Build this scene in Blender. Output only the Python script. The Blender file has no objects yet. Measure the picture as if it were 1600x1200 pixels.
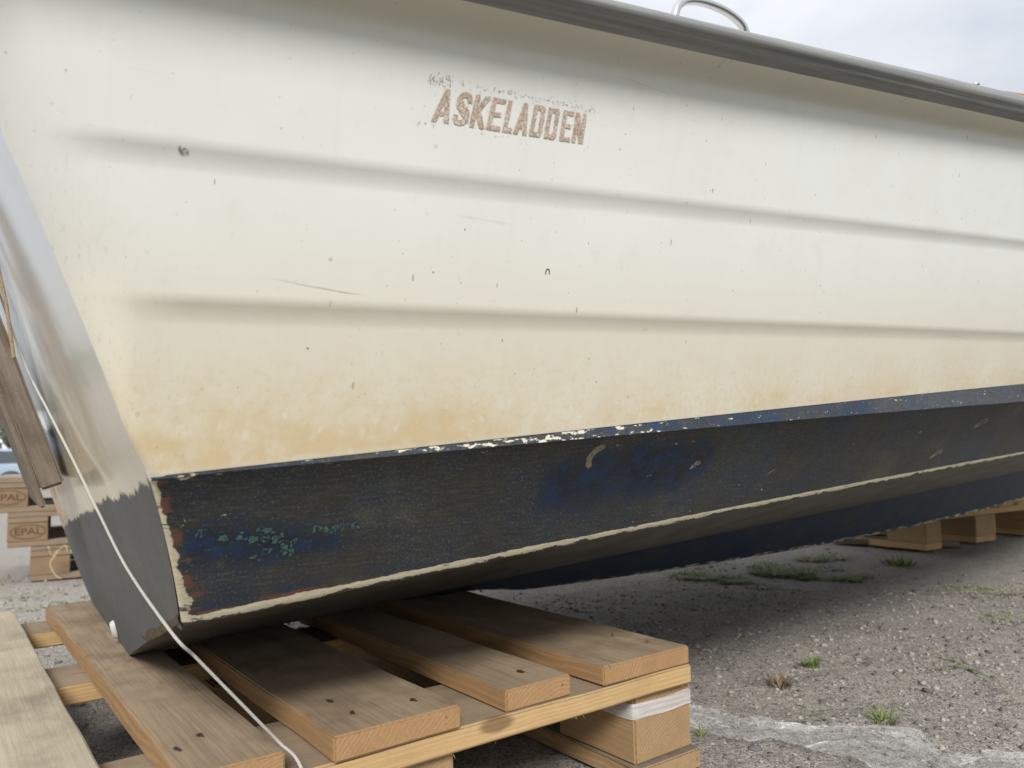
import bpy, bmesh, math, random
import numpy as np
from mathutils import Vector, Matrix, noise as mnoise

random.seed(11); rng = np.random.default_rng(11)
scene = bpy.context.scene
COL = scene.collection
PI = math.pi

# ---------------------------------------------------------------- scene helpers
def link(o, parent=None):
    COL.objects.link(o)
    if parent is not None: o.parent = parent
    return o
def tag(o, label=None, cat=None, group=None, kind=None):
    if label: o['label'] = label
    if cat: o['category'] = cat
    if group: o['group'] = group
    if kind: o['kind'] = kind
    return o
def thing(name, label, cat, loc=(0, 0, 0), rz=0., group=None):
    o = bpy.data.objects.new(name, None); link(o)
    o.location = loc; o.rotation_euler = (0, 0, rz); o.empty_display_size = .1
    return tag(o, label, cat, group)
def mesh_obj(name, verts, faces, mat, parent=None, smooth=True, sharp=None, uv=None, attrs=None):
    me = bpy.data.meshes.new(name)
    me.from_pydata([tuple(map(float, v)) for v in verts], [], faces)
    if uv is not None:
        lay = me.uv_layers.new(name='UVMap')
        idx = np.empty(len(me.loops), dtype=np.int32); me.loops.foreach_get('vertex_index', idx)
        lay.data.foreach_set('uv', np.asarray(uv, dtype=np.float32)[idx].ravel())
    for k, v in (attrs or {}).items():
        a = me.attributes.new(k, 'FLOAT', 'POINT'); a.data.foreach_set('value', np.asarray(v, dtype=np.float32))
    me.materials.append(mat)
    if smooth:
        me.polygons.foreach_set('use_smooth', [True] * len(me.polygons))
        if sharp: me.set_sharp_from_angle(angle=math.radians(sharp))
    me.update()
    o = bpy.data.objects.new(name, me)
    return link(o, parent)
def bm_obj(name, bm, mat, parent=None, smooth=False, sharp=35):
    me = bpy.data.meshes.new(name)
    bmesh.ops.recalc_face_normals(bm, faces=bm.faces)
    bm.to_mesh(me); bm.free()
    me.materials.append(mat)
    if smooth:
        me.polygons.foreach_set('use_smooth', [True] * len(me.polygons))
        me.set_sharp_from_angle(angle=math.radians(sharp))
    return link(bpy.data.objects.new(name, me), parent)
def grid_faces(nr, nc, flip=False):
    f = []
    for i in range(nr - 1):
        for j in range(nc - 1):
            a, b, c, d = i * nc + j, i * nc + j + 1, (i + 1) * nc + j + 1, (i + 1) * nc + j
            f.append((a, d, c, b) if flip else (a, b, c, d))
    return f
def tube_mesh(path, rad, seg=10, cap=True):
    """swept circle; rad is a number or one per point"""
    P = [np.asarray(p, float) for p in path]; n = len(P)
    R = rad if hasattr(rad, '__len__') else [rad] * n
    V, F = [], []
    up = np.array([0, 0, 1.])
    prev = None
    for i in range(n):
        t = P[min(i + 1, n - 1)] - P[max(i - 1, 0)]; t /= np.linalg.norm(t) + 1e-12
        a = prev if prev is not None else (np.cross(t, up) if abs(t[2]) < .95 else np.cross(t, [1., 0, 0]))
        a = a - t * (a @ t); a /= np.linalg.norm(a) + 1e-12; prev = a
        b = np.cross(t, a)
        for k in range(seg):
            an = 2 * PI * k / seg
            V.append(P[i] + R[i] * (math.cos(an) * a + math.sin(an) * b))
    for i in range(n - 1):
        for k in range(seg):
            F.append((i * seg + k, i * seg + (k + 1) % seg, (i + 1) * seg + (k + 1) % seg, (i + 1) * seg + k))
    if cap:
        F.append(tuple(range(seg))[::-1]); F.append(tuple((n - 1) * seg + k for k in range(seg)))
    return V, F
def smooth_path(pts, n=8):
    """Catmull-Rom through the points"""
    P = [np.asarray(p, float) for p in pts]; P = [2 * P[0] - P[1]] + P + [2 * P[-1] - P[-2]]
    out = []
    for i in range(1, len(P) - 2):
        for k in range(n):
            t = k / n
            out.append(.5 * ((2 * P[i]) + (-P[i - 1] + P[i + 1]) * t + (2 * P[i - 1] - 5 * P[i] + 4 * P[i + 1] - P[i + 2]) * t * t
                             + (-P[i - 1] + 3 * P[i] - 3 * P[i + 1] + P[i + 2]) * t ** 3))
    out.append(P[-2]); return out

# ---------------------------------------------------------------- material helpers
def srgb(r, g, b):
    f = lambda c: (c / 255 / 12.92) if c / 255 <= .04045 else ((c / 255 + .055) / 1.055) ** 2.4
    return (f(r), f(g), f(b), 1)
def g3(v): return (v, v, v, 1)
class Mat:
    def __init__(s, name, rough=.6, spec=.5, metal=0.):
        s.m = bpy.data.materials.new(name); s.m.use_nodes = True
        s.t = s.m.node_tree; s.n = s.t.nodes; s.l = s.t.links
        s.b = s.n['Principled BSDF']
        s.b.inputs['Roughness'].default_value = rough
        s.b.inputs['Specular IOR Level'].default_value = spec
        s.b.inputs['Metallic'].default_value = metal
    def new(s, typ, **kw):
        n = s.n.new(typ)
        for k, v in kw.items(): setattr(n, k, v)
        return n
    def put(s, sock, v):
        if isinstance(v, bpy.types.NodeSocket): s.l.new(v, sock)
        elif v is not None:
            if hasattr(v, '__len__') and sock.type == 'VECTOR': v = tuple(v)[:3]
            if not hasattr(v, '__len__') and sock.type == 'RGBA': v = g3(v)
            sock.default_value = v
    def uv(s): return s.new('ShaderNodeTexCoord').outputs['UV']
    def obj(s): return s.new('ShaderNodeTexCoord').outputs['Object']
    def geo(s, o): return s.new('ShaderNodeNewGeometry').outputs[o]
    def rand(s): return s.new('ShaderNodeObjectInfo').outputs['Random']
    def attr(s, name): return s.new('ShaderNodeAttribute', attribute_name=name).outputs['Fac']
    def map(s, vec, scale=(1, 1, 1), loc=(0, 0, 0), rot=(0, 0, 0)):
        n = s.new('ShaderNodeMapping'); s.put(n.inputs[0], vec)
        n.inputs['Location'].default_value = loc; n.inputs['Rotation'].default_value = rot; n.inputs['Scale'].default_value = scale
        return n.outputs[0]
    def noise(s, vec, scale, detail=3, rough=.55, dist=0., out=0):
        n = s.new('ShaderNodeTexNoise'); s.put(n.inputs['Vector'], vec)
        n.inputs['Scale'].default_value = scale; n.inputs['Detail'].default_value = detail
        n.inputs['Roughness'].default_value = rough; n.inputs['Distortion'].default_value = dist
        return n.outputs[out]
    def voro(s, vec, scale, feat='F1', rnd=1.):
        n = s.new('ShaderNodeTexVoronoi', feature=feat); s.put(n.inputs['Vector'], vec)
        n.inputs['Scale'].default_value = scale; n.inputs['Randomness'].default_value = rnd
        return n
    def math(s, op, a, b=None, c=None, clamp=False):
        n = s.new('ShaderNodeMath', operation=op, use_clamp=clamp)
        for i, v in enumerate((a, b, c)):
            if v is not None: s.put(n.inputs[i], v)
        return n.outputs[0]
    def vmath(s, op, a, b):
        n = s.new('ShaderNodeVectorMath', operation=op); s.put(n.inputs[0], a); s.put(n.inputs[1], b)
        return n.outputs[0]
    def step(s, v, lo, hi, a=0., b=1.):
        n = s.new('ShaderNodeMapRange', interpolation_type='SMOOTHSTEP'); s.put(n.inputs[0], v)
        n.inputs[1].default_value = lo; n.inputs[2].default_value = hi; n.inputs[3].default_value = a; n.inputs[4].default_value = b
        return n.outputs[0]
    def mix(s, f, a, b, mode='MIX'):
        n = s.new('ShaderNodeMix', data_type='RGBA', blend_type=mode)
        s.put(n.inputs[0], f); s.put(n.inputs[6], a); s.put(n.inputs[7], b)
        return n.outputs[2]
    def sep(s, vec):
        n = s.new('ShaderNodeSeparateXYZ'); s.put(n.inputs[0], vec); return n.outputs
    def comb(s, x, y, z=0.):
        n = s.new('ShaderNodeCombineXYZ')
        for i, v in enumerate((x, y, z)): s.put(n.inputs[i], v)
        return n.outputs[0]
    def bump(s, h, strength=.3, dist=.002, normal=None):
        n = s.new('ShaderNodeBump'); s.put(n.inputs['Height'], h)
        n.inputs['Strength'].default_value = strength; n.inputs['Distance'].default_value = dist
        if normal is not None: s.put(n.inputs['Normal'], normal)
        s.l.new(n.outputs[0], s.b.inputs['Normal']); return n.outputs[0]
    def set(s, **kw):
        for k, v in kw.items(): s.put(s.b.inputs[k.replace('_', ' ')], v)
        return s

def m_plain(name, col, rough=.6, var=.25, scale=30., spec=.4, metal=0., bump=0.):
    M = Mat(name, rough, spec, metal); o = M.obj()
    n = M.noise(o, scale, 5)
    M.set(Base_Color=M.mix(M.math('MULTIPLY', M.step(n, .35, .7), 1.), col, tuple(c * (1 - var) for c in col[:3]) + (1,)))
    if bump: M.bump(n, bump, .002)
    return M.m
# ---------------------------------------------------------------- light settings
SUN_A, SUN_E, SUN_STRENGTH, SUN_ANGLE = 177., 37., 1.5, 16.      # soft sun behind the camera
SKY_STRENGTH, CLOUD, SKY_LO, SKY_HI, EXPO = .12, 2.6, .72, 2.0, 1.29
# ---------------------------------------------------------------- hull shape
# boat frame: s metres forward from the transom foot, w metres out from the centreline
# (near side positive), h metres above the pallet deck the boat rests on
BETA = math.radians(34.0)
BD = np.array([math.cos(BETA), math.sin(BETA), 0.0])
BU = np.array([-BD[1], BD[0], 0.0])
BK = np.array([-0.572, 1.1107, 0.144])
def bw(s, w, h):
    return BK + s * BD - w * BU + np.array([0, 0, h])
def taper(s):
    return 1 - min(max((s - .3) / 3.95, 0), 1) ** 2.3
def quad_ext(a, b, c, s, s1):
    if s <= 0: return b * s + c
    if s <= s1: return a * s * s + b * s + c
    h1 = a * s1 * s1 + b * s1 + c
    return h1 + (2 * a * s1 + b) * (s - s1)
def sstep(a, b, x):
    t = min(max((x - a) / (b - a), 0), 1); return t * t * (3 - 2 * t)
def hG(s): return quad_ext(.0178, .1085, .5259, s, 1.3)
def hGT(s): return hG(s) + .0142 + .0145 * min(max(s, -.1), 1.2)
def hF(s): return quad_ext(-.0167, .135, .5089, s, .6) if s < .6 else .583888 + .11496 * (s - .6)
def hS1(s): return quad_ext(.0063, .0813, .424, s, 1.3)
def hS2(s): return quad_ext(.0024, .0512, .3352, s, 2.0)
def hC1(s): return quad_ext(-.0044, .0833, .2304, s, 3)
def hC2(s): return min(quad_ext(-.0061, .0642, .2285, s, 3), hC1(s) - .0015)
def hR1(s): return quad_ext(-.0123, .0839, .1187, s, 3)
def hR2(s): return quad_ext(-.0028, .0634, .0023, s, 4)
def hKL(s):
    p = .0197 * s * s - .0377 * s + .0057
    a = sstep(.52, .66, s)
    return min(a * p + (1 - a) * .0015, hR2(s) - .0008) if s > 0 else -.0005
def wC1(s): return .70 * taper(s) + .012
def wF(s): return .70 * taper(s) + .095 + .01 * max(s, 0) * taper(s)
def wG(s): return .70 * taper(s) + .119 + .01 * max(s, 0) * taper(s)
def s_tr(h, w=.75):
    b = sstep(.10, .74, abs(w))
    q = sstep(.218, .262, h)
    return -.003 - .295 * h * (1 - b) + b * ((1 - q) * (-.13 * h - .62 * h * h) + q * (.0014 - .231 * h - .294 * h * h))
DEL = .0037
def ledge(z, seg):
    """outward offset near a lap: z metres above the lap edge"""
    if z >= .002: return DEL * max(0., 1 - z / seg)
    if z >= -.0015: return DEL * (.80 + .20 * (z + .0015) / .0035)
    if z > -.0145:
        t = (z + .0145) / .013
        return DEL * .80 * t ** 1.75
    return 0.
def top_w(s, h):
    """outer half breadth of the topside at height h"""
    h1, hf, hg = hC1(s), hF(s), hG(s)
    hc = hf - .018                                     # the cove under the flange starts here
    t = (h - h1) / (hf - h1)
    w = wC1(s) + (wF(s) - wC1(s)) * t
    e = s - s_tr(h)
    s1, s2 = hS1(s), hS2(s)
    fd = sstep(.010, .060, e)
    o = 0.
    if h > s1: o = ledge(h - s1, (hf - s1) * 1.0)
    else: o = ledge(h - s1, 1) + (ledge(h - s2, s1 - s2) if h > s2 - .03 else 0.)
    w += o * fd
    if h > hc:
        x = min((h - hc) / max(hg - hc, 1e-4), 1.)
        wc = wC1(s) + (wF(s) - wC1(s)) * (hc - h1) / (hf - h1)
        w = w * (1 - x) + wc * x if False else w
        w = max(w, wc + (wG(s) - wc) * (1 - math.sqrt(max(0., 1 - x * x))))
    return w
# ---------------------------------------------------------------- materials
def m_wood(name, fresh, fresh2, weather, weather2, wamt=1., saw=0.):
    """timber, grain along local x, greyed and dirty on the faces that look up"""
    M = Mat(name, .75, .25)
    o = M.obj(); r = M.rand()
    off = M.comb(M.math('MULTIPLY', r, 7.3), M.math('MULTIPLY', r, 3.1), M.math('MULTIPLY', r, 5.7))
    p = M.vmath('ADD', o, off)
    warp = M.noise(M.map(p, (2, 6, 6)), 2.2, 2)
    sx = M.sep(o)
    # growth rings round a pith line below the board
    yy = M.math('ADD', sx[1], M.math('MULTIPLY_ADD', r, .06, -.02))
    zz = M.math('ADD', sx[2], M.math('MULTIPLY_ADD', r, .05, .03))
    d = M.math('SQRT', M.math('ADD', M.math('MULTIPLY', yy, yy), M.math('MULTIPLY', zz, zz)))
    d = M.math('MULTIPLY_ADD', M.math('SUBTRACT', warp, .5), .02, d)
    fw_ = M.noise(M.map(p, (3, 50, 50)), 1., 3)
    ring = M.math('MULTIPLY_ADD', M.math('SINE', M.math('MULTIPLY_ADD', d, 1500., M.math('MULTIPLY', fw_, 9.))), .5, .5)
    fib = M.noise(M.map(p, (7, 300, 300)), 1., 4, .65)
    fib2 = M.noise(M.map(p, (28, 900, 900)), 1., 2, .6)
    mott = M.noise(p, 14, 4, .6)
    low0 = M.noise(M.map(p, (6, 16, 16)), 1., 5, .65)
    wood = M.mix(M.math('MULTIPLY', M.step(ring, .25, 1.), M.step(low0, .35, .65, .25, .85)), fresh, fresh2)
    wood = M.mix(M.step(low0, .55, .75, 0, .5), wood, tuple(c * .66 for c in fresh[:3]) + (1,))
    wood = M.mix(M.step(fib, .42, .75, 0, .55), wood, tuple(c * .62 for c in fresh2[:3]) + (1,))
    wood = M.mix(M.step(mott, .5, .78, 0, .45), wood, tuple(c * .7 for c in fresh[:3]) + (1,))
    low = M.noise(M.map(p, (2.2, 9, 9)), 1., 5, .62)
    gw = M.mix(M.math('MULTIPLY_ADD', M.step(fib, .35, .68), .62, M.step(low, .38, .62, 0, .5)), weather, weather2)
    gw = M.mix(M.step(mott, .42, .72, 0, .6), gw, tuple(c * .62 for c in weather2[:3]) + (1,))
    gw = M.mix(M.step(M.noise(p, 5, 3), .55, .7, 0, .4), gw, tuple(min(1, c * 1.3) for c in weather[:3]) + (1,))
    gw = M.mix(M.step(M.noise(M.map(p, (4, 11, 11), (.3, .6, .2)), 1., 5, .7), .54, .70, 0, .55), gw, tuple(c * .45 for c in weather2[:3]) + (1,))
    gw = M.mix(M.step(M.noise(M.map(p, (9, 240, 240), (.7, .1, .4)), 1., 3, .6), .66, .72, 0, .35), gw, tuple(min(1, c * 1.5) for c in weather[:3]) + (1,))
    up = M.sep(M.geo('True Normal'))[2]
    wf = M.math('MULTIPLY', M.step(M.math('ADD', up, M.math('MULTIPLY_ADD', mott, .5, -.25)), .35, .75), wamt)
    c = M.mix(wf, wood, gw)
    # knots
    kv = M.voro(M.map(p, (3.2, 9, 9)), 1.)
    kn = M.step(M.math('ADD', kv.outputs['Distance'], M.math('MULTIPLY_ADD', mott, .06, -.03)), .05, .085, 1, 0)
    c = M.mix(M.math('MULTIPLY', kn, .65), c, (.09, .05, .025, 1))
    ck = M.noise(M.map(p, (2.2, 120, 120), (.4, .2, .1)), 1., 3, .6)
    c = M.mix(M.math('MULTIPLY', M.step(ck, .685, .71), .55), c, (.05, .038, .028, 1))
    M.set(Base_Color=c)
    h = M.math('ADD', M.math('MULTIPLY', fib, .6), M.math('MULTIPLY', fib2, .4))
    if saw:
        s_ = M.noise(M.map(p, (260, 26, 26)), 1., 3, .6)
        h = M.math('ADD', h, M.math('MULTIPLY', s_, saw))
    M.bump(h, .55, .0012)
    return M.m

m_deck = m_wood('weathered pallet board', (.34, .20, .095, 1), (.42, .265, .135, 1), (.34, .265, .18, 1), (.235, .172, .112, 1))
m_raw = m_wood('raw sawn board', (.44, .31, .17, 1), (.54, .40, .24, 1), (.48, .42, .315, 1), (.38, .325, .24, 1), 1., .7)
m_string = m_wood('pale pallet timber', (.47, .31, .145, 1), (.56, .39, .20, 1), (.27, .215, .155, 1), (.21, .165, .12, 1), .9, .5)
m_block = m_wood('pallet block timber', (.33, .215, .11, 1), (.41, .28, .155, 1), (.19, .16, .125, 1), (.14, .115, .09, 1))
m_old = m_wood('old grey pallet timber', (.225, .165, .11, 1), (.28, .21, .145, 1), (.40, .36, .31, 1), (.27, .235, .20, 1))
m_pad_ = Mat('weathered old plank', .75, .25); _o = m_pad_.obj()
_a = m_pad_.noise(m_pad_.map(_o, (9, 130, 130)), 1., 5, .7); _b = m_pad_.noise(_o, 26, 5, .7); _d = m_pad_.noise(_o, 320, 3, .7)
_c = m_pad_.mix(m_pad_.step(_a, .32, .70), (.205, .168, .135, 1), (.115, .090, .070, 1))
_c = m_pad_.mix(m_pad_.step(_b, .45, .72, 0, .5), _c, (.105, .078, .056, 1))
m_pad_.set(Base_Color=m_pad_.mix(m_pad_.step(_d, .55, .72, 0, .4), _c, (.27, .235, .20, 1))); m_pad_.bump(m_pad_.math('ADD', _a, m_pad_.math('MULTIPLY', _d, .5)), .5, .0015)
m_pad = m_pad_.m
m_block_old = m_wood('old block timber', (.215, .145, .085, 1), (.27, .19, .115, 1), (.19, .16, .125, 1), (.14, .115, .09, 1))

def m_topside():
    M = Mat('aged cream gelcoat', .36, .45)
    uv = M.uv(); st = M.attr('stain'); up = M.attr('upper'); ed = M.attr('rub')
    n1 = M.noise(uv, 9, 5, .62); n2 = M.noise(uv, 46, 5, .65); n3 = M.noise(uv, 160, 4, .7)
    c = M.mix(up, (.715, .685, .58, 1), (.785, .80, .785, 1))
    c = M.mix(M.step(n1, .35, .7, 0, .35), c, (.73, .715, .655, 1))
    # yellow-brown waterline scum
    sf = M.math('MULTIPLY', st, M.math('ADD', M.step(n1, .28, .66, .35, 1.15), M.math('MULTIPLY_ADD', n2, 1.8, -.9)), clamp=True)
    c = M.mix(M.math('MULTIPLY', sf, .82), c, (.60, .46, .25, 1))
    # clean pale flakes inside the stain
    v = M.voro(M.vmath('ADD', uv, M.vmath('MULTIPLY', M.noise(uv, 90, 3, .6, 0, 1), (.012, .012, 0))), 120)
    fl = M.math('MULTIPLY', M.step(v.outputs['Distance'], .12, .42, 1, 0), M.step(M.sep(v.outputs['Color'])[0], .70, .86))
    c = M.mix(M.math('MULTIPLY', M.math('MULTIPLY', fl, M.step(st, .04, .5)), .5), c, (.74, .71, .63, 1))
    c = M.mix(M.math('MULTIPLY', M.step(n3, .50, .66, 0, .45), M.step(st, .02, .5)), c, (.60, .49, .31, 1))
    # fly specks and drips of dirt: small dots, long dashes
    def specks(vec, scale, thr, rad, col, k):
        nonlocal c
        w = M.vmath('ADD', vec, M.vmath('MULTIPLY', M.noise(uv, 420, 2, .5, 0, 1), (.0022, .0022, 0)))
        v = M.voro(w, scale); rn = M.sep(v.outputs['Color'])
        r_ = M.math('MULTIPLY_ADD', rn[1], rad, rad * .35)
        m = M.math('LESS_THAN', v.outputs['Distance'], r_)
        m = M.math('MULTIPLY', m, M.math('GREATER_THAN', rn[0], thr))
        m = M.math('MULTIPLY', m, M.math('MULTIPLY_ADD', rn[2], .8 * k, .2 * k))
        m = M.math('MULTIPLY', m, M.step(M.noise(vec, 9, 3, .6), .38, .60, .30, 1.))
        c = M.mix(m, c, col)
    specks(uv, 84, .25, .060, (.13, .12, .10, 1), .85)
    specks(M.map(uv, (1, .8, 1), (.37, .12, 0)), 60, .45, .066, (.40, .36, .30, 1), .7)
    specks(M.map(uv, (1, .36, 1), (.1, .3, 0), (0, 0, .3)), 74, .45, .065, (.20, .18, .15, 1), .75)
    specks(M.map(uv, (1, .42, 1), (.7, .1, 0), (0, 0, -.35)), 96, .48, .065, (.26, .23, .19, 1), .7)
    specks(M.map(uv, (1, 1, 1), (.5, .77, 0)), 24, .84, .05, (.05, .045, .04, 1), 1.)
    specks(M.map(uv, (1, 1, 1), (.2, .41, 0)), 170, .45, .085, (.34, .32, .28, 1), .65)
    run = M.noise(M.map(uv, (70, 3.2, 1)), 1., 4, .65)
    c = M.mix(M.step(run, .56, .74, 0, .09), c, (.60, .565, .47, 1))
    grime = M.noise(uv, 24, 6, .72)
    c = M.mix(M.step(grime, .54, .72, 0, .16), c, (.56, .53, .46, 1))
    # hairline scratches
    sc = M.noise(M.map(uv, (6, 330, 1), (0, 0, 0), (0, 0, .16)), 1., 2, .5)
    c = M.mix(M.math('MULTIPLY', M.step(sc, .70, .73), M.step(n1, .5, .62, 0, .35)), c, (.45, .42, .35, 1))
    # scuffed dirty stern corner
    rb = M.noise(M.map(uv, (420, 110, 1), (0, 0, 0), (0, 0, .6)), 1., 4, .7)
    rf = M.math('MULTIPLY', ed, M.step(rb, .56, .72), clamp=True)
    c = M.mix(M.math('MULTIPLY', rf, .42), c, (.40, .34, .25, 1))
    M.set(Base_Color=c, Roughness=M.math('MULTIPLY_ADD', n2, .22, .26))
    M.bump(M.math('ADD', n2, M.math('MULTIPLY', n3, .5)), .05, .001)
    return M.m
m_top = m_topside()

def antifoul(M, vec, blue, streak):
    """worn dark blue bottom paint over slate and olive grime; vec in metres"""
    n1 = M.noise(vec, 12, 5, .65); n2 = M.noise(vec, 55, 5, .7)
    fine = M.noise(M.map(vec, streak), 1., 4, .75)
    fine2 = M.noise(vec, 420, 3, .7)
    c = M.mix(M.step(n1, .36, .64), (.048, .047, .037, 1), (.034, .046, .070, 1))
    c = M.mix(M.step(M.noise(M.map(vec, (5, 17, 1)), 1., 5, .65), .42, .60, 0, .62), c, (.024, .032, .050, 1))
    c = M.mix(M.step(M.noise(M.map(vec, (9, 13, 1), (.4, .7, 0)), 1., 5, .7), .54, .66, 0, .55), c, (.095, .092, .072, 1))
    c = M.mix(M.step(fine, .42, .72, 0, .40), c, (.145, .145, .12, 1))
    c = M.mix(M.step(fine, .36, .22, 0, .75), c, (.018, .022, .032, 1))
    c = M.mix(M.step(n2, .48, .68, 0, .5), c, (.03, .033, .038, 1))
    c = M.mix(M.math('MULTIPLY', M.step(fine2, .52, .70, 0, .75), M.step(n1, .30, .60, .25, 1.)), c, (.185, .185, .165, 1))
    bf = M.math('MULTIPLY', M.step(M.math('ADD', blue, M.math('ADD', M.math('MULTIPLY_ADD', n2, 1.0, -.5), M.math('ADD', M.math('MULTIPLY_ADD', fine, .7, -.35), M.math('MULTIPLY_ADD', n1, .9, -.45)))), .34, .92), .93)
    c = M.mix(bf, c, M.mix(M.step(n2, .42, .62), (.010, .017, .035, 1), (.013, .040, .105, 1)))
    return c, n1, n2, fine, fine2
def m_bottom_():
    M = Mat('worn dark blue bottom paint', .55, .35)
    uv = M.uv(); edge = M.attr('edge'); ch = M.attr('chip'); teal = M.attr('teal')
    c, n1, n2, fine, fine2 = antifoul(M, uv, M.attr('blue'), (50, 420, 1))
    c = M.mix(M.math('MULTIPLY', M.attr('strip_lift'), M.step(n1, .3, .65, .35, .8)), c, (.19, .175, .15, 1))  # brown underside strip, painted lighter to stand in for ground bounce
    # teal undercoat showing where growth came off
    tn = M.noise(M.map(uv, (70, 330, 1)), 1., 4, .7)
    tv = M.step(M.math('ADD', M.math('MULTIPLY', tn, .6), M.math('MULTIPLY', fine2, .4)), .56, .64)
    c = M.mix(M.math('MULTIPLY', tv, teal), c, (.085, .19, .19, 1))
    # red primer and cream gelcoat along the worn edges
    lowf = M.noise(M.map(uv, (26, 60, 1)), 1., 3, .6)
    ee = M.math('ADD', edge, M.math('MULTIPLY_ADD', n2, 1.9, -.95))
    ee = M.math('ADD', ee, M.math('MULTIPLY_ADD', lowf, 2.2, -.95))
    ee = M.math('ADD', ee, M.math('MULTIPLY_ADD', fine2, .7, -.35))
    pr = M.math('MULTIPLY', M.step(ee, 1.9, 2.9, 1, 0), M.step(M.noise(M.map(uv, (22, 90, 1)), 1., 4, .7), .47, .56))
    c = M.mix(M.math('MULTIPLY', M.math('MULTIPLY', pr, .75), M.attr('primer')), c, (.20, .08, .058, 1))
    cr = M.math('MULTIPLY', M.step(ee, .93, 1.05, 1, 0), M.step(M.noise(M.map(uv, (34, 150, 1), (.2, .5, 0)), 1., 5, .75), .36, .42))
    crc = M.mix(M.step(fine, .45, .75), (.66, .61, .45, 1), (.46, .41, .29, 1))
    c = M.mix(cr, c, crc)
    # flaking along the chine
    f_ = M.noise(M.map(uv, (60, 160, 1)), 1., 4, .7)
    cc = M.step(M.math('ADD', f_, M.math('MULTIPLY', ch, .26)), .70, .715)
    c = M.mix(cc, c, (.66, .62, .48, 1))
    M.set(Base_Color=c, Roughness=M.math('MULTIPLY_ADD', fine, .3, .42))
    h = M.math('ADD', M.math('MULTIPLY', fine, .7), M.math('MULTIPLY', fine2, .5)); h = M.math('SUBTRACT', h, M.math('MULTIPLY', cr, .5))
    M.bump(h, .35, .0012)
    return M.m
m_bot = m_bottom_()

def m_transom_():
    M = Mat('transom gelcoat and bottom paint', .16, .6)
    uv = M.uv()                                             # u = w, v = h on the transom
    x = M.sep(uv)
    n1 = M.noise(uv, 10, 4, .6); st = M.noise(M.map(uv, (90, 7, 1)), 1., 4, .7)
    c = M.mix(M.step(M.math('ADD', x[1], M.math('MULTIPLY_ADD', n1, .12, -.06)), .23, .40), (.70, .62, .455, 1), (.83, .83, .82, 1))
    c = M.mix(M.step(n1, .45, .7, 0, .4), c, (.76, .73, .63, 1))
    c = M.mix(M.step(st, .60, .75, 0, .35), c, (.82, .80, .74, 1))
    c = M.mix(M.step(M.noise(M.map(uv, (240, 16, 1)), 1., 3, .6), .72, .76, 0, .6), c, (.24, .19, .14, 1))
    # brushed, ragged paint line climbing to the near side
    ln = M.math('MULTIPLY_ADD', x[0], .10, .150)
    rag = M.math('ADD', M.math('MULTIPLY', M.noise(M.map(uv, (120, 14, 1)), 1., 5, .8), .5), M.math('MULTIPLY', M.noise(M.map(uv, (16, 12, 1)), 1., 3, .6), .7))
    d = M.math('SUBTRACT', M.math('ADD', ln, M.math('MULTIPLY_ADD', rag, .038, -.019)), x[1])
    pm = M.step(d, -.0015, .0015)
    pc, a1, a2, fine, fine2 = antifoul(M, uv, 0.12, (420, 40, 1))
    lt = M.mix(M.step(M.noise(M.map(uv, (300, 22, 1)), 1., 4, .7), .40, .62), (.085, .088, .088, 1), (.155, .158, .155, 1))
    pc = M.mix(.42, pc, lt)
    pc = M.mix(M.step(M.noise(M.map(uv, (260, 26, 1), (.3, .1, 0)), 1., 3, .65), .62, .70, 0, .8), pc, (.02, .022, .026, 1))
    c = M.mix(pm, c, pc)
    M.set(Base_Color=c, Roughness=M.math('MULTIPLY_ADD', pm, .48, M.step(n1, .4, .7, .11, .17)))
    M.bump(M.math('MULTIPLY', fine, pm), .2, .0012)
    return M.m
m_tran = m_transom_()

def m_rail_():
    M = Mat('weathered grey rubbing strip', .75, .2)
    uv = M.uv(); x = M.sep(uv)
    n = M.noise(M.map(uv, (5, 160, 1)), 1., 4, .7); n2 = M.noise(uv, 40, 4, .6)
    c = M.mix(M.step(n, .3, .7), (.20, .21, .222, 1), (.32, .32, .312, 1))
    c = M.mix(M.step(n2, .5, .75, 0, .5), c, (.25, .245, .225, 1))
    v = M.voro(uv, 34); m = M.math('MULTIPLY', M.math('LESS_THAN', v.outputs['Distance'], .06), M.math('GREATER_THAN', M.sep(v.outputs['Color'])[0], .72))
    c = M.mix(M.math('MULTIPLY', m, .7), c, (.03, .03, .03, 1))
    M.set(Base_Color=c); M.bump(n, .15, .001)
    return M.m
m_rail = m_rail_()
m_steel = m_plain('stainless tube', (.62, .62, .63, 1), .22, .1, 30, .5, 1.)
m_varnish = m_plain('varnished trim', (.42, .22, .10, 1), .4, .35, 60)
m_inner = m_plain('cockpit gelcoat', (.60, .59, .54, 1), .5, .06, 12)
m_white = m_plain('white plastic', (.48, .48, .46, 1), .45, .15, 60)
m_letter_ = Mat('faded red-brown lettering', .6, .3)
_uv = m_letter_.obj(); _v = m_letter_.voro(_uv, 330, 'DISTANCE_TO_EDGE')
_n = m_letter_.noise(_uv, 90, 3)
m_letter_.set(Base_Color=m_letter_.mix(m_letter_.step(_v.outputs['Distance'], .05, .12), (.36, .28, .23, 1), m_letter_.mix(m_letter_.step(_n, .35, .65), (.53, .40, .315, 1), (.64, .545, .465, 1))))
m_letter = m_letter_.m
m_resid = m_plain('old adhesive residue', (.47, .44, .39, 1), .7, .4, 300)
m_teal = m_plain('teal barnacle ring', (.095, .20, .20, 1), .75, .9, 460)
m_scuff = m_plain('bare scuff', (.32, .29, .20, 1), .7, .5, 300)
m_pscuff = m_plain('pale scuff', (.40, .375, .34, 1), .7, .6, 400)
m_cyan = m_plain('light blue paint fleck', (.30, .55, .70, 1), .6, .2, 300)
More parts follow.
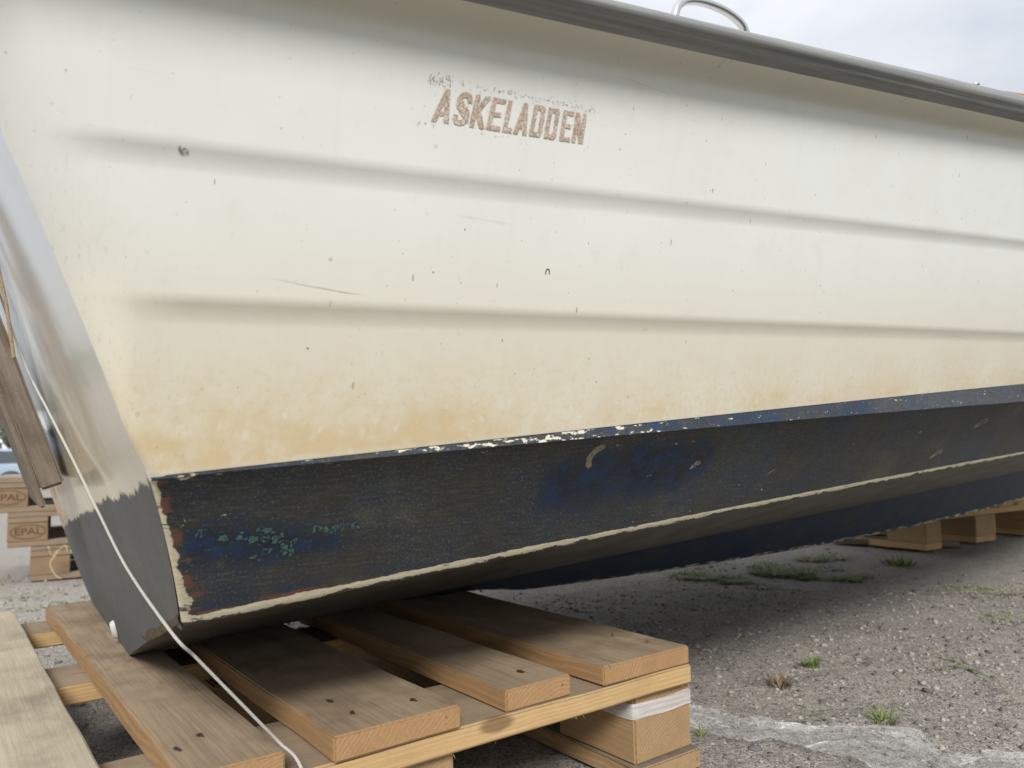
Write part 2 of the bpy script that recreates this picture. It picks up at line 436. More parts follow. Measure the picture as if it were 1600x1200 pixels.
m_brown = m_plain('bare brown laminate', (.115, .085, .05, 1), .7, .6, 160, .3, 0, .6)
m_rope_ = Mat('braided white cord', .8, .2); _o = m_rope_.uv()
_w = m_rope_.new('ShaderNodeTexWave', wave_type='BANDS', bands_direction='DIAGONAL'); m_rope_.put(_w.inputs['Vector'], m_rope_.map(_o, (1, 1, 1)))
_w.inputs['Scale'].default_value = 1.; _w.inputs['Distortion'].default_value = .6
m_rope_.set(Base_Color=m_rope_.mix(_w.outputs['Fac'], (.42, .40, .36, 1), (.78, .76, .71, 1))); m_rope_.bump(_w.outputs['Fac'], .6, .001)
m_rope = m_rope_.m
m_cord = m_plain('tan twine', (.38, .27, .16, 1), .85, .5, 700)
m_scratch = m_plain('fine scratch', (.60, .575, .51, 1), .6, .2, 300)
m_smudge = m_plain('dirt smudge', (.34, .28, .20, 1), .8, .5, 600)
m_nail = m_plain('rusty nail', (.06, .04, .03, 1), .7, .5, 300)
m_mark = m_plain('burnt brand mark', (.11, .065, .035, 1), .8, .3, 300)

def m_film_():
    M = Mat('crumpled stretch film', .10, .6)
    uv = M.uv()
    r1 = M.noise(M.map(uv, (14, 42, 1)), 1., 4, .65, 1.2); rg = M.math('ABSOLUTE', M.math('SUBTRACT', r1, .5))
    crease = M.step(rg, .004, .022, 1, 0)
    pull = M.step(M.noise(M.map(uv, (3.5, 190, 1)), 1., 3, .6), .58, .66)
    n = M.noise(M.map(uv, (11, 40, 1)), 1., 4, .6, .6); n2 = M.noise(M.map(uv, (7, 160, 1)), 1., 3, .6)
    M.set(Base_Color=(.74, .75, .76, 1), Alpha=M.math('MULTIPLY_ADD', M.step(M.math('ADD', n, M.math('MULTIPLY_ADD', n2, .5, -.25)), .42, .74), .22, .20) if False else M.math('ADD', M.math('ADD', M.math('MULTIPLY', crease, .28), M.math('MULTIPLY', pull, .30)), M.step(n, .40, .70, .12, .30), clamp=True))
    M.bump(M.math('ADD', n, M.math('MULTIPLY', n2, .6)), .5, .004)
    return M.m
m_film = m_film_()
def m_wrap_():
    M = Mat('stretch wrap band', .3, .5); o = M.obj()
    n = M.noise(M.map(o, (10, 10, 150)), 1., 4, .7)
    M.set(Base_Color=(.78, .79, .81, 1), Alpha=M.math('MULTIPLY_ADD', n, .9, .05)); M.bump(n, .6, .002)
    return M.m
m_wrap = m_wrap_()

def m_ground_():
    M = Mat('sandy gravel', .9, .2); o = M.obj()
    n0 = M.noise(o, 1.3, 4, .6); n1 = M.noise(o, 22, 5, .65); n2 = M.noise(o, 150, 4, .7)
    v = M.voro(o, 170); v2 = M.voro(o, 420)
    r = M.sep(v.outputs['Color']); r2 = M.sep(v2.outputs['Color'])
    c = M.mix(M.step(n1, .32, .68), (.245, .225, .197, 1), (.345, .315, .275, 1))
    c = M.mix(M.step(n0, .4, .65, 0, .5), c, (.28, .262, .235, 1))
    c = M.mix(M.step(r2[0], .45, .95, 0, .75), c, (.48, .445, .40, 1))
    c = M.mix(M.step(r2[1], .66, .86, 0, .8), c, (.11, .10, .09, 1))
    st = M.math('MULTIPLY', M.step(v.outputs['Distance'], .40, .52, 1, 0), M.step(r[0], .70, .74))
    c = M.mix(M.math('MULTIPLY', st, .8), c, M.mix(r[1], (.12, .12, .125, 1), (.46, .40, .36, 1)))
    # unseen dark turf verge, added on the near side to cut ground bounce
    sx = M.sep(o)
    wv = M.math('ADD', M.math('MULTIPLY', sx[0], .559), M.math('MULTIPLY', sx[1], -.829))
    wv = M.math('ADD', wv, M.math('MULTIPLY_ADD', n0, .30, -.15))
    c = M.mix(M.step(wv, -.17, .02), c, M.mix(n1, (.06, .056, .03, 1), (.11, .10, .06, 1)))
    M.set(Base_Color=c)
    h = M.math('ADD', M.math('MULTIPLY', n2, .5), M.math('ADD', M.math('MULTIPLY', M.math('SUBTRACT', 1., v2.outputs['Distance']), .5), M.math('MULTIPLY', st, .6)))
    M.bump(h, .8, .003)
    return M.m
m_ground = m_ground_()
def m_stone_():
    M = Mat('gravel stones', .85, .25); o = M.obj(); a = M.attr('tone')
    n = M.noise(o, 180, 3)
    c = M.mix(a, (.105, .10, .098, 1), (.41, .37, .33, 1))
    M.set(Base_Color=M.mix(M.step(n, .4, .7, 0, .5), c, (.27, .22, .20, 1))); M.bump(n, .4, .001)
    return M.m
m_stone = m_stone_()
def m_leafy(name, c1, c2, c3, sc=8.):
    M = Mat(name, .6, .3); a = M.attr('tone')
    n = M.noise(M.obj(), sc, 2)
    M.set(Base_Color=M.mix(M.step(M.math('ADD', a, M.math('MULTIPLY_ADD', n, .6, -.3)), .0, 1.), c1, M.mix(a, c2, c3)))
    return M.m
m_grass = m_leafy('short grass', (.085, .135, .025, 1), (.14, .23, .04, 1), (.26, .28, .09, 1))
m_dry = m_leafy('dry weed', (.10, .06, .035, 1), (.17, .10, .06, 1), (.26, .19, .11, 1))
m_leaf = m_leafy('tree leaves', (.03, .05, .012, 1), (.06, .10, .022, 1), (.10, .145, .04, 1), 1.2)
m_bark = m_plain('tree bark', (.12, .10, .08, 1), .9, .5, 20)
m_straw = m_plain('straw', (.52, .42, .26, 1), .8, .3, 200)
# ---------------------------------------------------------------- the boat
S_END = 4.15
boat = thing('motorboat', 'white and dark blue open motorboat hull propped stern-first on a wooden pallet', 'boat')
def side_cols():
    a = list(np.arange(.03, 1.75, .006)) + list(np.arange(1.78, 2.9, .03)) + list(np.arange(2.95, S_END, .1)) + [S_END]
    return a
def row_heights(s):
    """heights of the topside rows at station s"""
    h1, h2, h3, hf, hg = hC1(s), hS2(s), hS1(s), hF(s), hG(s)
    lz = [-.0175, -.0150, -.0138, -.0122, -.0102, -.008, -.006, -.004, -.0027, -.0015, 0, .002, .0045]
    r = list(np.linspace(h1, h2 - .027, 16)) + [h2 + z for z in lz] + list(np.linspace(h2 + .010, h3 - .027, 13)) + [h3 + z for z in lz]
    hc = hf - .018
    r += list(np.linspace(h3 + .010, hc - .004, 11))
    for a in np.linspace(0, 1, 16): r.append(hc + (hg - hc) * math.sin(a * PI / 2))
    return r
NR = len(row_heights(.5))
ARC = math.radians(56)                                     # the rounding stops short: a crisp edge meets the transom
def rc(h): return .008 + .034 * sstep(.235, .36, h)
def corner(h, s_edge, wfun):
    """rounded stern corner: a few columns from the transom round to the side"""
    out = []
    r = rc(h)
    for a in np.linspace(ARC, 0, 9):
        s = s_edge + r * (math.sin(ARC) - math.sin(a))
        out.append((s, wfun(s + .0, h) - r * (1 - math.cos(a))))
    return out
def topside_half(sign):
    V, UV, st, upp, rub = [], [], [], [], []
    cols = side_cols(); NCc = 9; NB = 10
    for i in range(NR):
        h0 = row_heights(-.08)[i]
        for _ in range(2):
            se = s_tr(h0); h0 = row_heights(se)[i]
        pts = [(s, w, row_heights(s)[i]) for s, w in corner(h0, se, lambda s, h: top_w(s, row_heights(s)[i]))]
        s_last = pts[-1][0]
        for b in range(1, NB + 1):
            s = s_last + (cols[0] - s_last) * b / (NB + 1); pts.append((s, top_w(s, row_heights(s)[i]), row_heights(s)[i]))
        for s in cols:
            h = row_heights(s)[i]; pts.append((s, top_w(s, h), h))
        for s, w, h in pts:
            V.append(bw(s, sign * max(w, .0), h)); UV.append((s, h))
            d2 = (hS2(s) - h) / (hS2(s) - hC1(s))
            near = 1 - sstep(-.02, .30, s)
            k = .12 + .20 * sstep(.05, .75, d2) + .50 * near * sstep(.30, .9, d2) + .55 * sstep(.62, .97, d2) * (.62 + .38 * near)
            k *= 1 - .55 * sstep(.955, 1., d2)
            st.append(k if d2 > -.03 else .05 * (1 - sstep(.0, .1, h - hS2(s))))
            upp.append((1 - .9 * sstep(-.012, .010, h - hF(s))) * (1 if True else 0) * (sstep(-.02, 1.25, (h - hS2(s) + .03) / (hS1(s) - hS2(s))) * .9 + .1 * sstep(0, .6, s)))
            e = s - s_tr(h)
            rub.append((1 - sstep(.012, .075, e)) * (.25 + .75 * sstep(.44, .36, h)) if h > 0 else 0)
    return V, UV, st, upp, rub, len(pts)
def both(make, name, mat, keys, flip=False, sharp=None):
    VV, UU, FF = [], [], []; AA = [[] for _ in keys]
    for sign in (1, -1):
        r = make(sign); V, UV, nc = r[0], r[1], r[-1]; at = r[2:-1]
        base = len(VV); nr = len(V) // nc
        FF += [tuple(base + q for q in f) for f in grid_faces(nr, nc, flip ^ (sign < 0))]
        VV += V; UU += [(u_ + (0 if sign > 0 else 7.3), v_) for u_, v_ in UV]
        for A, b in zip(AA, at): A.extend(b)
    return mesh_obj(name, VV, FF, mat, boat, True, sharp, UU, dict(zip(keys, AA)))
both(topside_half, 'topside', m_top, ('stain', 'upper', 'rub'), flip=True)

# ---- bottom: chine strip, lower panel, spray rail, underside, keel strip
def wpan(s, h):
    h2, hr = hC2(s) - .002, hR1(s)
    wt = wC1(s) - .008 - .012 * max(s, 0) * taper(s); t = (h - hr) / (h2 - hr)
    return .62 * taper(s) + (wt - .62 * taper(s)) * t
def poly_in(px, py, poly):
    """signed distance to a polygon, negative inside"""
    d = 1e9; inside = False; n = len(poly)
    for i in range(n):
        ax, ay = poly[i]; bx, by = poly[(i + 1) % n]
        ex, ey = bx - ax, by - ay; wx, wy = px - ax, py - ay
        t = min(max((wx * ex + wy * ey) / (ex * ex + ey * ey + 1e-12), 0), 1)
        d = min(d, math.hypot(wx - ex * t, wy - ey * t))
        if (ay > py) != (by > py) and px < (bx - ax) * (py - ay) / (by - ay) + ax: inside = not inside
    return -d if inside else d
BLOT = [(.2742, .1851), (.2646, .2153), (.2946, .2288), (.34, .2338), (.3912, .236), (.4243, .2418), (.4693, .2479), (.4966, .2411), (.4931, .2209), (.4628, .1944), (.4119, .1833), (.3279, .1753)]
SMEAR = [(-.045, .1871), (-.0194, .1898), (.0529, .179), (.0886, .1653), (.0291, .1557), (-.0273, .1621)]
def bottom_rows(s):
    h1, h2, hr, hk, hq = hC1(s), hC2(s), hR1(s), hKL(s), hR2(s); k = taper(s)
    w1 = wC1(s)
    r = []                                                   # (w, h, zone, v)
    for t in np.linspace(0, 1, 5): r.append((w1 + .0015 + .004 * max(s, 0) * k * t, h1 - .0005 + (h2 - h1) * t, 0, h1 + (h2 - h1) * t))
    wp = wpan(s, h2 - .002)
    r.append((wp + .004 * k, h2 - .0016, 1, h2))
    for t in np.linspace(0, 1, 26):
        h = h2 - .002 + (hr - h2 + .002) * t; r.append((wpan(s, h), h, 1, h))
    wr = .62 * k
    r += [(wr - .002, hr - .004, 2, hr - .004), (wr - .006, hr - .0062, 2, hr - .01), (wr - .012, hr - .0066, 2, hr - .016)]
    wi = .585 * k
    r += [(wi + .012 * k, hr - .002, 3, hr - .03), (wi, hr + .004, 3, hr - .04)]
    for t in np.linspace(.08, .94, 9): r.append((wi + (.205 * k - wi) * t, hr + .004 + (hq - hr - .004) * t, 3, hr - .04 - .35 * t))
    r += [(.205 * k, hq, 3, hr - .40), (.199 * k, hq + .0004 * 0, 4, hr - .405)]
    for t in (.12, .4, .7, .93): r.append((.199 * k + (.104 - .199) * k * t, hq + (hk - hq) * t, 4, hr - .41 - .12 * t))
    r += [(.10 * k, hk - .0004, 5, hr - .535), (.088 * k, hk - .0008, 5, hr - .545), (.0, hk - .0008, 5, hr - .64)]
    return r
def bottom_half(sign):
    V, UV, blue, edge, chip, teal, strip_lift, prim = [], [], [], [], [], [], [], []
    cols = [x for x in np.arange(-.0, 1.75, .007)] + list(np.arange(1.78, 2.9, .03)) + list(np.arange(2.95, S_END, .1)) + [S_END]
    nrow = len(bottom_rows(.5))
    for i in range(nrow):
        def at(s): return bottom_rows(s)[i]
        se = s_tr(at(-.02)[1])
        for _ in range(2): se = s_tr(max(at(se)[1], 0))
        pts = []
        r = .004
        for a in np.linspace(PI / 2, 0, 5):
            s = se + r * (1 - math.sin(a)); w, h, z, v = at(s)
            pts.append((s, max(w - r * (1 - math.cos(a)), 0), h, z, v))
        s0 = pts[-1][0]; cc = [c for c in cols if c > .03]
        for b in range(1, 17):
            s = s0 + (cc[0] - s0) * b / 17; pts.append((s,) + at(s))
        for s in cc: pts.append((s,) + at(s))
        for s, w, h, z, v in pts:
            V.append(bw(s, sign * w, h)); UV.append((s, v))
            dT = s - s_tr(max(h, 0)); dR = h - hR1(s)
            eT = dT / (.0042 + .0026 * sstep(.19, .13, h))
            if z in (1, 2): eR = max(dR, 0) / (.0023 * (1 - .66 * sstep(.05, .6, s)))
            elif z == 3: eR = 9 if abs(w) < .6 * taper(s) else 1.6
            else: eR = 9
            e = min(eT if z in (1, 2) else 9, eR)
            if z == 2: e = .8 if v > hR1(s) - .006 else 1.1
            if z == 4 and w < .112 * taper(s): e = .9
            if z == 5: e = .9 if w > .08 * taper(s) else 3
            if z == 3 and w < .222 * taper(s) and s < .55: e = .62
            edge.append(e); prim.append((1 - sstep(.04, .16, s)) if z in (1, 2) else 0.)
            ch = 0.
            if z == 0: ch = (.27 + .14 * sstep(.05, .16, s)) * (1 - sstep(.28, .46, s)) + .18
            elif z == 1 and v > hC2(s) - .004: ch = (1 - sstep(.0, .3, s)) * .55
            chip.append(ch)
            b = 0.
            if z == 1:
                b = max(.92 * (1 - sstep(-.022, .034, poly_in(s, h, BLOT))), .85 * (1 - sstep(-.012, .028, poly_in(s, h, SMEAR))))
                b = max(b, .55 * (1 - sstep(.012, .03, dR)) * (1 - sstep(.1, .22, s)))
                b = max(b, .38 * sstep(.5, .62, s), .30 * (1 - sstep(.0, .035, dR)))
            elif z == 0: b = .42 + .22 * sstep(.25, .4, s) * (1 - sstep(.55, .9, s)) - .15 * sstep(.7, 1.1, s)
            elif z >= 4: b = .74
            elif z == 3: b = .05
            blue.append(b); strip_lift.append(1. if z == 3 else 0.)
            teal.append((.8 * (1 - sstep(-.01, .012, poly_in(s, h, SMEAR))) if z == 1 else .10) + (.35 if z == 3 else 0))
    return V, UV, blue, edge, chip, teal, strip_lift, prim, len(pts)
both(bottom_half, 'hull_bottom', m_bot, ('blue', 'edge', 'chip', 'teal', 'strip_lift', 'primer'), flip=True, sharp=38)

# ---- transom
def transom_outer(h):
    s = s_tr(h)
    if h < .108:
        for_ = [(.0, .099), (.003, .2), (.0155, .25), (.11, .60)]
        t = [(-.0008, .05), (.0015, .2), (.108, .585)]
        for (a, b), (c, d) in zip(t, t[1:]):
            if h <= c: return b + (d - b) * (h - a) / (c - a)
        return .585
    if h < hC1(s): return wpan(s, max(h, hR1(s))) - .004
    return top_w(s, h) - rc(h) * (1 - math.cos(ARC))
def transom():
    V, UV = [], []
    hs = [-.0008, .0004, .0015, .01, .03, .05, .07, .09, .1075, .1085, .112, .116] + list(np.linspace(.125, .50, 40)) + list(np.linspace(.505, .575, 4))
    n = 81
    for h in hs:
        wo = transom_outer(min(h, .50)); m = [wo * x for x in np.linspace(1, -1, n)]
        for w in m: V.append(bw(s_tr(h, w), w, h)); UV.append((w, h))
    return mesh_obj('transom', V, grid_faces(len(hs), n, False), m_tran, boat, True, None, UV)
transom()

# ---- rubbing strip along the gunwale, side decks and cockpit
def rail_half(sign):
    prof = [(-.004, -.0005), (.006, .0), (.0135, .0025), (.0165, .008), (.0172, .0105), (.0205, .0125), (.0235, .018), (.0242, .024), (.0225, .031), (.018, .0362), (.011, .0395), (.001, .0408), (-.012, .041)]
    V, UV = [], []
    cols = list(np.arange(-.2, 1.8, .02)) + list(np.arange(1.85, S_END, .08)) + [S_END]
    for j, (a, b) in enumerate(prof):
        for s in cols:
            k = (hGT(s) - hG(s)) / .041
            V.append(bw(s, sign * (wG(s) + a * .75), hG(s) + b * k)); UV.append((s, b + a * .5))
    return V, UV, len(cols)
both(rail_half, 'rubbing_strip', m_rail, (), flip=False, sharp=50)
def deck_half(sign):
    V, UV = [], []
    cols = list(np.arange(-.30, S_END, .06)) + [S_END]
    for a, b in ((-.010, .0405), (-.04, .0445), (-.10, .045), (-.112, .040), (-.116, .02), (-.125, -.12), (-.135, -.30), (-2, -.305)):
        for s in cols:
            k = taper(s); inner = max(wG(s) + a * min(1, k * 3), 0.) if a > -1 else 0.
            hh = hG(s) + b * (hGT(s) - hG(s)) / .041 if b > 0 else hG(s) + b * k
            if s > 2.9: hh = hG(s) + max(b, .03)             # closed foredeck
            V.append(bw(max(s, s_tr(min(hh, .6), inner) + .014), sign * inner, hh)); UV.append((s, inner))
    return V, UV, len(cols)
both(deck_half, 'side_deck', m_inner, (), flip=False, sharp=40)

def hull_pt(s, h, off=.0005, panel=False):
    """point just proud of the near side"""
    f = wpan if panel else top_w
    e = .0015
    w = f(s, h); dws = (f(s + e, h) - f(s - e, h)) / (2 * e); dwh = (f(s, h + e) - f(s, h - e)) / (2 * e)
    n = np.array([-dws, 1., -dwh]); n /= np.linalg.norm(n)
    return bw(s + n[0] * off, w + n[1] * off, h + n[2] * off)

# ---- worn red-brown lettering: the painted cells of a fine raster laid on the side
def seg_d(x, y, ax, ay, bx, by):
    ex, ey = bx - ax, by - ay; t = ((x - ax) * ex + (y - ay) * ey) / (ex * ex + ey * ey)
    t = min(max(t, 0), 1); return math.hypot(x - ax - ex * t, y - ay - ey * t)
def glyph(ch, x, y, W, w):
    """is (x, y) inside the bold condensed capital ch; y runs 0 to 1, x 0 to W, stroke w"""
    if x < 0 or x > W or y < 0 or y > 1: return False
    hb = w * .82
    if ch == 'A':
        c = W / 2; L = c - w * .5 - y * (c - w * .5); Rr = W - L
        tp = w * .5
        xl = (c - tp) * y; xr = W - (c - tp) * y
        if x < xl or x > xr: return False
        ins = x > xl + w * 1.02 and x < xr - w * 1.02
        return (not ins) or (.20 < y < .20 + hb * .8)
    if ch == 'E': return x < w or y < hb or y > 1 - hb or (abs(y - .5) < hb * .5 and x < W * .86)
    if ch == 'L': return x < w or y < hb
    if ch == 'D':
        r = .20
        def rr(x0, y0, x1, y1, r):
            if x < x0 or x > x1 or y < y0 or y > y1: return False
            for cy in ((y1 - r), (y0 + r)):
                if x > x1 - r * .45 and ((cy > .5 and y > cy) or (cy < .5 and y < cy)):
                    return ((x - (x1 - r * .45)) / (r * .45)) ** 2 + ((y - cy) / r) ** 2 <= 1
            return True
        return rr(0, 0, W, 1, r) and not rr(w, hb, W - w, 1 - hb, r * .5)
    if ch == 'N':
        if x < w or x > W - w: return True
        c = W * (1 - y); return abs(x - (w * .5 + (W - w) * (1 - y))) < w * .62
    if ch == 'K':
        if x < w: return True
        if y > .46: return abs(x - (w * .7 + (W - w * 1.25) * (y - .42) / .58)) < w * .62
        return abs(x - (w * .8 + (W - w * 1.3) * (.60 - y) / .60)) < w * .62
    if ch == 'S':
        r = W / 2
        def arc(cy, a0, a1):
            dx, dy = (x - W / 2) / (W / 2 - w / 2), (y - cy) / (.27 - hb / 2)
            d = math.hypot(dx, dy); a = math.degrees(math.atan2(dy, dx)) % 360
            wd = w / (W - w) * 1.0
            return abs(d - 1) < wd and a0 <= a <= a1
        if arc(.73, 0, 182): return True
        if arc(.27, 178, 360): return True
        if x < w and .62 < y < .74: return True
        if x > W - w and .26 < y < .38: return True
        if x > W - w and .70 < y < .76: return True
        if x < w and .24 < y < .30: return True
        return .26 < y < .74 and seg_d(x, y * .5, w * .5, .34, W - w * .5, .16) < w * .52
    return False
LET = [('A', 0, .104), ('S', .118, .213), ('K', .225, .322), ('E', .331, .421), ('L', .435, .497), ('A', .508, .599), ('D', .613, .697), ('D', .716, .80), ('E', .825, .904), ('N', .915, 1.0)]
BL, TL, BR, TR = np.array((.0989, .4659)), np.array((.1032, .4886)), np.array((.2347, .4778)), np.array((.2353, .5003))
def text_sh(a, b): return (1 - b) * ((1 - a) * BL + a * BR) + b * ((1 - a) * TL + a * TR)
def raster(name, mat, test, na, nb, a0, a1, b0, b1, off=.0004):
    V, F, ix = [], [], {}
    def vid(i, j):
        if (i, j) not in ix:
            a = a0 + (a1 - a0) * i / na; b = b0 + (b1 - b0) * j / nb
            s, h = text_sh(a, b); ix[(i, j)] = len(V); V.append(hull_pt(s, h, off))
        return ix[(i, j)]
    for i in range(na):
        for j in range(nb):
            a = a0 + (a1 - a0) * (i + .5) / na; b = b0 + (b1 - b0) * (j + .5) / nb
            if test(a, b): F.append((vid(i, j), vid(i + 1, j), vid(i + 1, j + 1), vid(i, j + 1)))
    return mesh_obj(name, V, F, mat, boat, True)
SC = 6.0                                                    # text is about six heights wide
def ink(a, b):
    q = Vector((a * 60 * 1.0, b * 10, 3.3))
    jx = mnoise.noise(q * 1.3) * .0030; jy = mnoise.noise(q * 1.3 + Vector((9, 4, 1))) * .022
    for ch, x0, x1 in LET:
        if x0 - .002 <= a <= x1 + .002:
            if glyph(ch, (a + jx - x0) * SC, b + jy, (x1 - x0) * SC, .178 if ch != 'S' else .17):
                return mnoise.noise(q * 2.1 + Vector((2, 7, 5))) > -.52
    return False
raster('lettering', m_letter, ink, 420, 76, -.004, 1.004, -.02, 1.02, .0005)
def residue(a, b):
    q = Vector((a * 95, b * 15, 1.7)); n = mnoise.noise(q) * .6 + mnoise.noise(q * 2.7) * .5
    top = abs(b - (1.24 - .06 * a)); e = 0.
    e = max(e, .55 - top * 4.2)
    if a < .07: e = max(e, .62 - abs(b - 1.20) * 2.0 - max(a - .05, 0) * 9)
    if a > .90: e = max(e, .50 - abs(b - 1.16) * 2.6)
    if a < .03: e = max(e, .42 - abs(b + .12) * 3)
    e = max(e, .30 - abs(b + .16) * 4 - abs(a - .40) * 2.0)
    if .0 < a < 1: e = max(e, .12 - abs(b - 1.05) * 1.2)
    return n > .56 - e * .62
raster('lettering_residue', m_resid, residue, 330, 70, -.075, 1.06, -.30, 1.42, .0003)

# ---- marks on the lower panel
def blob(name, mat, s, h, rs, rh, ang=0., hole=0., panel=True, seed=0, wob=.42, off=.0004, n=22):
    V, F = [], []
    rr = random.Random(seed); ph = [rr.uniform(0, 6.28) for _ in range(4)]
    for k in range(n):
        a = 2 * PI * k / n; q = 1 + wob * (math.sin(2 * a + ph[0]) * .5 + math.sin(3 * a + ph[1]) * .4 + math.sin(7 * a + ph[2]) * .3)
        for f in ((1, hole) if hole else (1,)):
            x, y = math.cos(a) * rs * q * f, math.sin(a) * rh * q * f
            V.append(hull_pt(s + x * math.cos(ang) - y * math.sin(ang), h + x * math.sin(ang) + y * math.cos(ang), off, panel))
    if hole:
        for k in range(n):
            b = (k + 1) % n
            if rr.random() > .12: F.append((2 * k, 2 * b, 2 * b + 1, 2 * k + 1))
    else: F.append(tuple(range(n)))
    return V, F
def blobs(name, mat, items):
    VV, FF = [], []
    for k, it in enumerate(items):
        V, F = blob(name, mat, *it, seed=k * 7 + 3); b = len(VV); VV += V; FF += [tuple(b + q for q in f) for f in F]
    return mesh_obj(name, VV, FF, mat, boat, False)
RING = [(.0165, .1842), (.0213, .1826), (.0124, .1765), (.0214, .1757), (.0291, .175), (.0331, .1773), (.0439, .1712), (.0378, .1678), (.0388, .1637), (.0245, .166), (.0162, .1621), (.0443, .1636), (.0603, .1805), (.0679, .1792), (.075, .1802), (.0806, .1809), (.0906, .1812), (-.0094, .1793), (-.0264, .1837), (.0024, .1797)]
it = []
for k, (s, h) in enumerate(RING):
    r = .0026 + .0012 * ((k * 37) % 5) / 5
    it.append((s, h, r, r * .95, k * .7, .42, True, )) if k % 3 == 0 else it.append((s, h, r * .95, r * .8, k * .7, 0, True));
    if k % 3 == 1: it.append((s + .0046, h - .0022, r * .5, r * .35, .5, 0, True))
blobs('barnacle_ring', m_teal, it)
# a bare curved scuff, three pale scuffs and a fleck
sw = smooth_path([(.3244, .2388, 0), (.3153, .2353, 0), (.3118, .229, 0), (.3134, .2234, 0), (.3180, .2200, 0)], 5)
V, F = [], []
for i, p in enumerate(sw):
    t = sw[min(i + 1, len(sw) - 1)] - sw[max(i - 1, 0)]; t /= np.linalg.norm(t); wd = .0016 + .0022 * math.sin(PI * min(1, (i + 1) / (len(sw) + 1)) ** .8)
    for q in (-1, 1): V.append(hull_pt(p[0] - t[1] * q * wd, p[1] + t[0] * q * wd, .0004, True))
    if i: F.append((2 * i - 2, 2 * i - 1, 2 * i + 1, 2 * i))
mesh_obj('bare_scuff', V, F, m_scuff, boat, False)
for it_ in ([(.4711, .2181, .0060, .0034, .5, .5, True), (.4711, .2181, .0018, .0014, .5, 0, True)], [(1.0418, .2186, .013, .0042, .35, .45, True)], [(1.1322, .2643, .017, .0045, .3, .6, True)], [(.9357, .25, .004, .0012, .3, 0, True)], [(.62, .205, .006, .001, .6, 0, True)]): blobs('pale_scuff', m_pscuff, it_)
mesh_obj('paint_fleck', [bw(1.17 + a, wC1(1.17) + .009, b) for a, b in ((0, .314), (.006, .315), (.008, .3235), (.002, .3225))], [(0, 1, 2, 3)], m_cyan, boat, False)
# a curled dark crack and two long scratches on the topside
sw = [(a - .0017, b - .0008, c) for a, b, c in ((.2187, .3775, 0), (.2185, .3795, 0), (.2196, .3815, 0), (.2212, .3815, 0), (.2222, .3797, 0), (.2220, .3778, 0))]
V, F = [], []
for i, p in enumerate(smooth_path(sw, 4)):
    c = np.array((.21865, .3777)); d = (p[:2] - c) / np.linalg.norm(p[:2] - c)
    for q in (-.00045, .00045): V.append(hull_pt(p[0] + d[0] * q, p[1] + d[1] * q, .0003))
    if i: F.append((2 * i - 2, 2 * i - 1, 2 * i + 1, 2 * i))
mesh_obj('dark_crack', V, F, m_nail, boat, False)
V, F = [], []
for pts in ([(-.0012, .3505), (.0205, .3484), (.0405, .347), (.0639, .3459)], [(.029, .3486), (.046, .3465), (.055, .3462)]):
    b0 = len(V)
    for i, p in enumerate(pts):
        wd = .00013 if 0 < i < len(pts) - 1 else .00005
        V += [hull_pt(p[0], p[1] - wd, .0003), hull_pt(p[0], p[1] + wd, .0003)]
        if i: F.append((b0 + 2 * i - 2, b0 + 2 * i - 1, b0 + 2 * i + 1, b0 + 2 * i))
mesh_obj('long_scratch', V, F, m_scratch, boat, False)
blobs('dirt_smudge', m_smudge, [(-.0585, .4155, .0020, .0018, .3, .5, False), (-.0612, .4160, .0009, .0012, 0, 0, False)])

# ---- worn laminate at the foot of the corner, drain fitting, plank on the transom
V, F = [], []
for k, (w, h, r) in enumerate([(.50, .084, .030), (.555, .094, .02), (.44, .068, .022)]): pass
nb = 26
V.append(bw(s_tr(.082, .50) - .0012, .50, .082))
for k in range(nb):
    a = 2 * PI * k / nb; q = 1 + .22 * math.sin(3 * a + .7) + .12 * math.sin(7 * a)
    w, h = .50 + math.cos(a) * .105 * q, .082 + math.cos(a) * .028 * q + math.sin(a) * .010 * q
    w = min(w, transom_outer(max(h, .002)) + .0); h = max(h, .06)
    V.append(bw(s_tr(h, w) - .0010, w, h))
F = [(0, 1 + k, 1 + (k + 1) % nb) for k in range(nb)]
mesh_obj('bare_patch', V, F, m_brown, boat, False)
bm = bmesh.new()
bmesh.ops.create_cone(bm, cap_ends=True, segments=24, radius1=.0085, radius2=.0068, depth=.008, matrix=Matrix.Identity(4))
bmesh.ops.bevel(bm, geom=bm.edges[:], offset=.0012, segments=2, affect='EDGES', clamp_overlap=True)
dr = bm_obj('drain_fitting', bm, m_white, boat, True)
dn = (-BD + np.array([0, 0, -.26])); dn /= np.linalg.norm(dn)
dr.rotation_euler = Vector(dn).to_track_quat('Z', 'Y').to_euler(); dr.location = Vector(bw(s_tr(.020, .13) - .0035, .13, .020))
dr.scale = (.7, 1.5, .7)

def board_bm(lx, ly, lz, bev=.0015, wob=0., nx=1, seed=0):
    """board from the origin, long along x, edges eased, gently uneven"""
    bm = bmesh.new(); bmesh.ops.create_cube(bm, size=1)
    for v in bm.verts: v.co = Vector(((v.co.x + .5) * lx, (v.co.y + .5) * ly, (v.co.z + .5) * lz))
    if nx > 1:
        ed = [e for e in bm.edges if abs((e.verts[0].co - e.verts[1].co).x) > lx * .9]
        bmesh.ops.subdivide_edges(bm, edges=ed, cuts=nx - 1, use_grid_fill=True)
    es = [e for e in bm.edges if len(e.link_faces) == 2 and e.link_faces[0].normal.dot(e.link_faces[1].normal) < .5]
    bmesh.ops.bevel(bm, geom=es, offset=bev, segments=2, affect='EDGES', clamp_overlap=True)
    if wob:
        for v in bm.verts:
            q = Vector((v.co.x * 9 + seed * 3.7, v.co.y * 14, v.co.z * 14))
            v.co += mnoise.noise_vector(q) * wob
    return bm
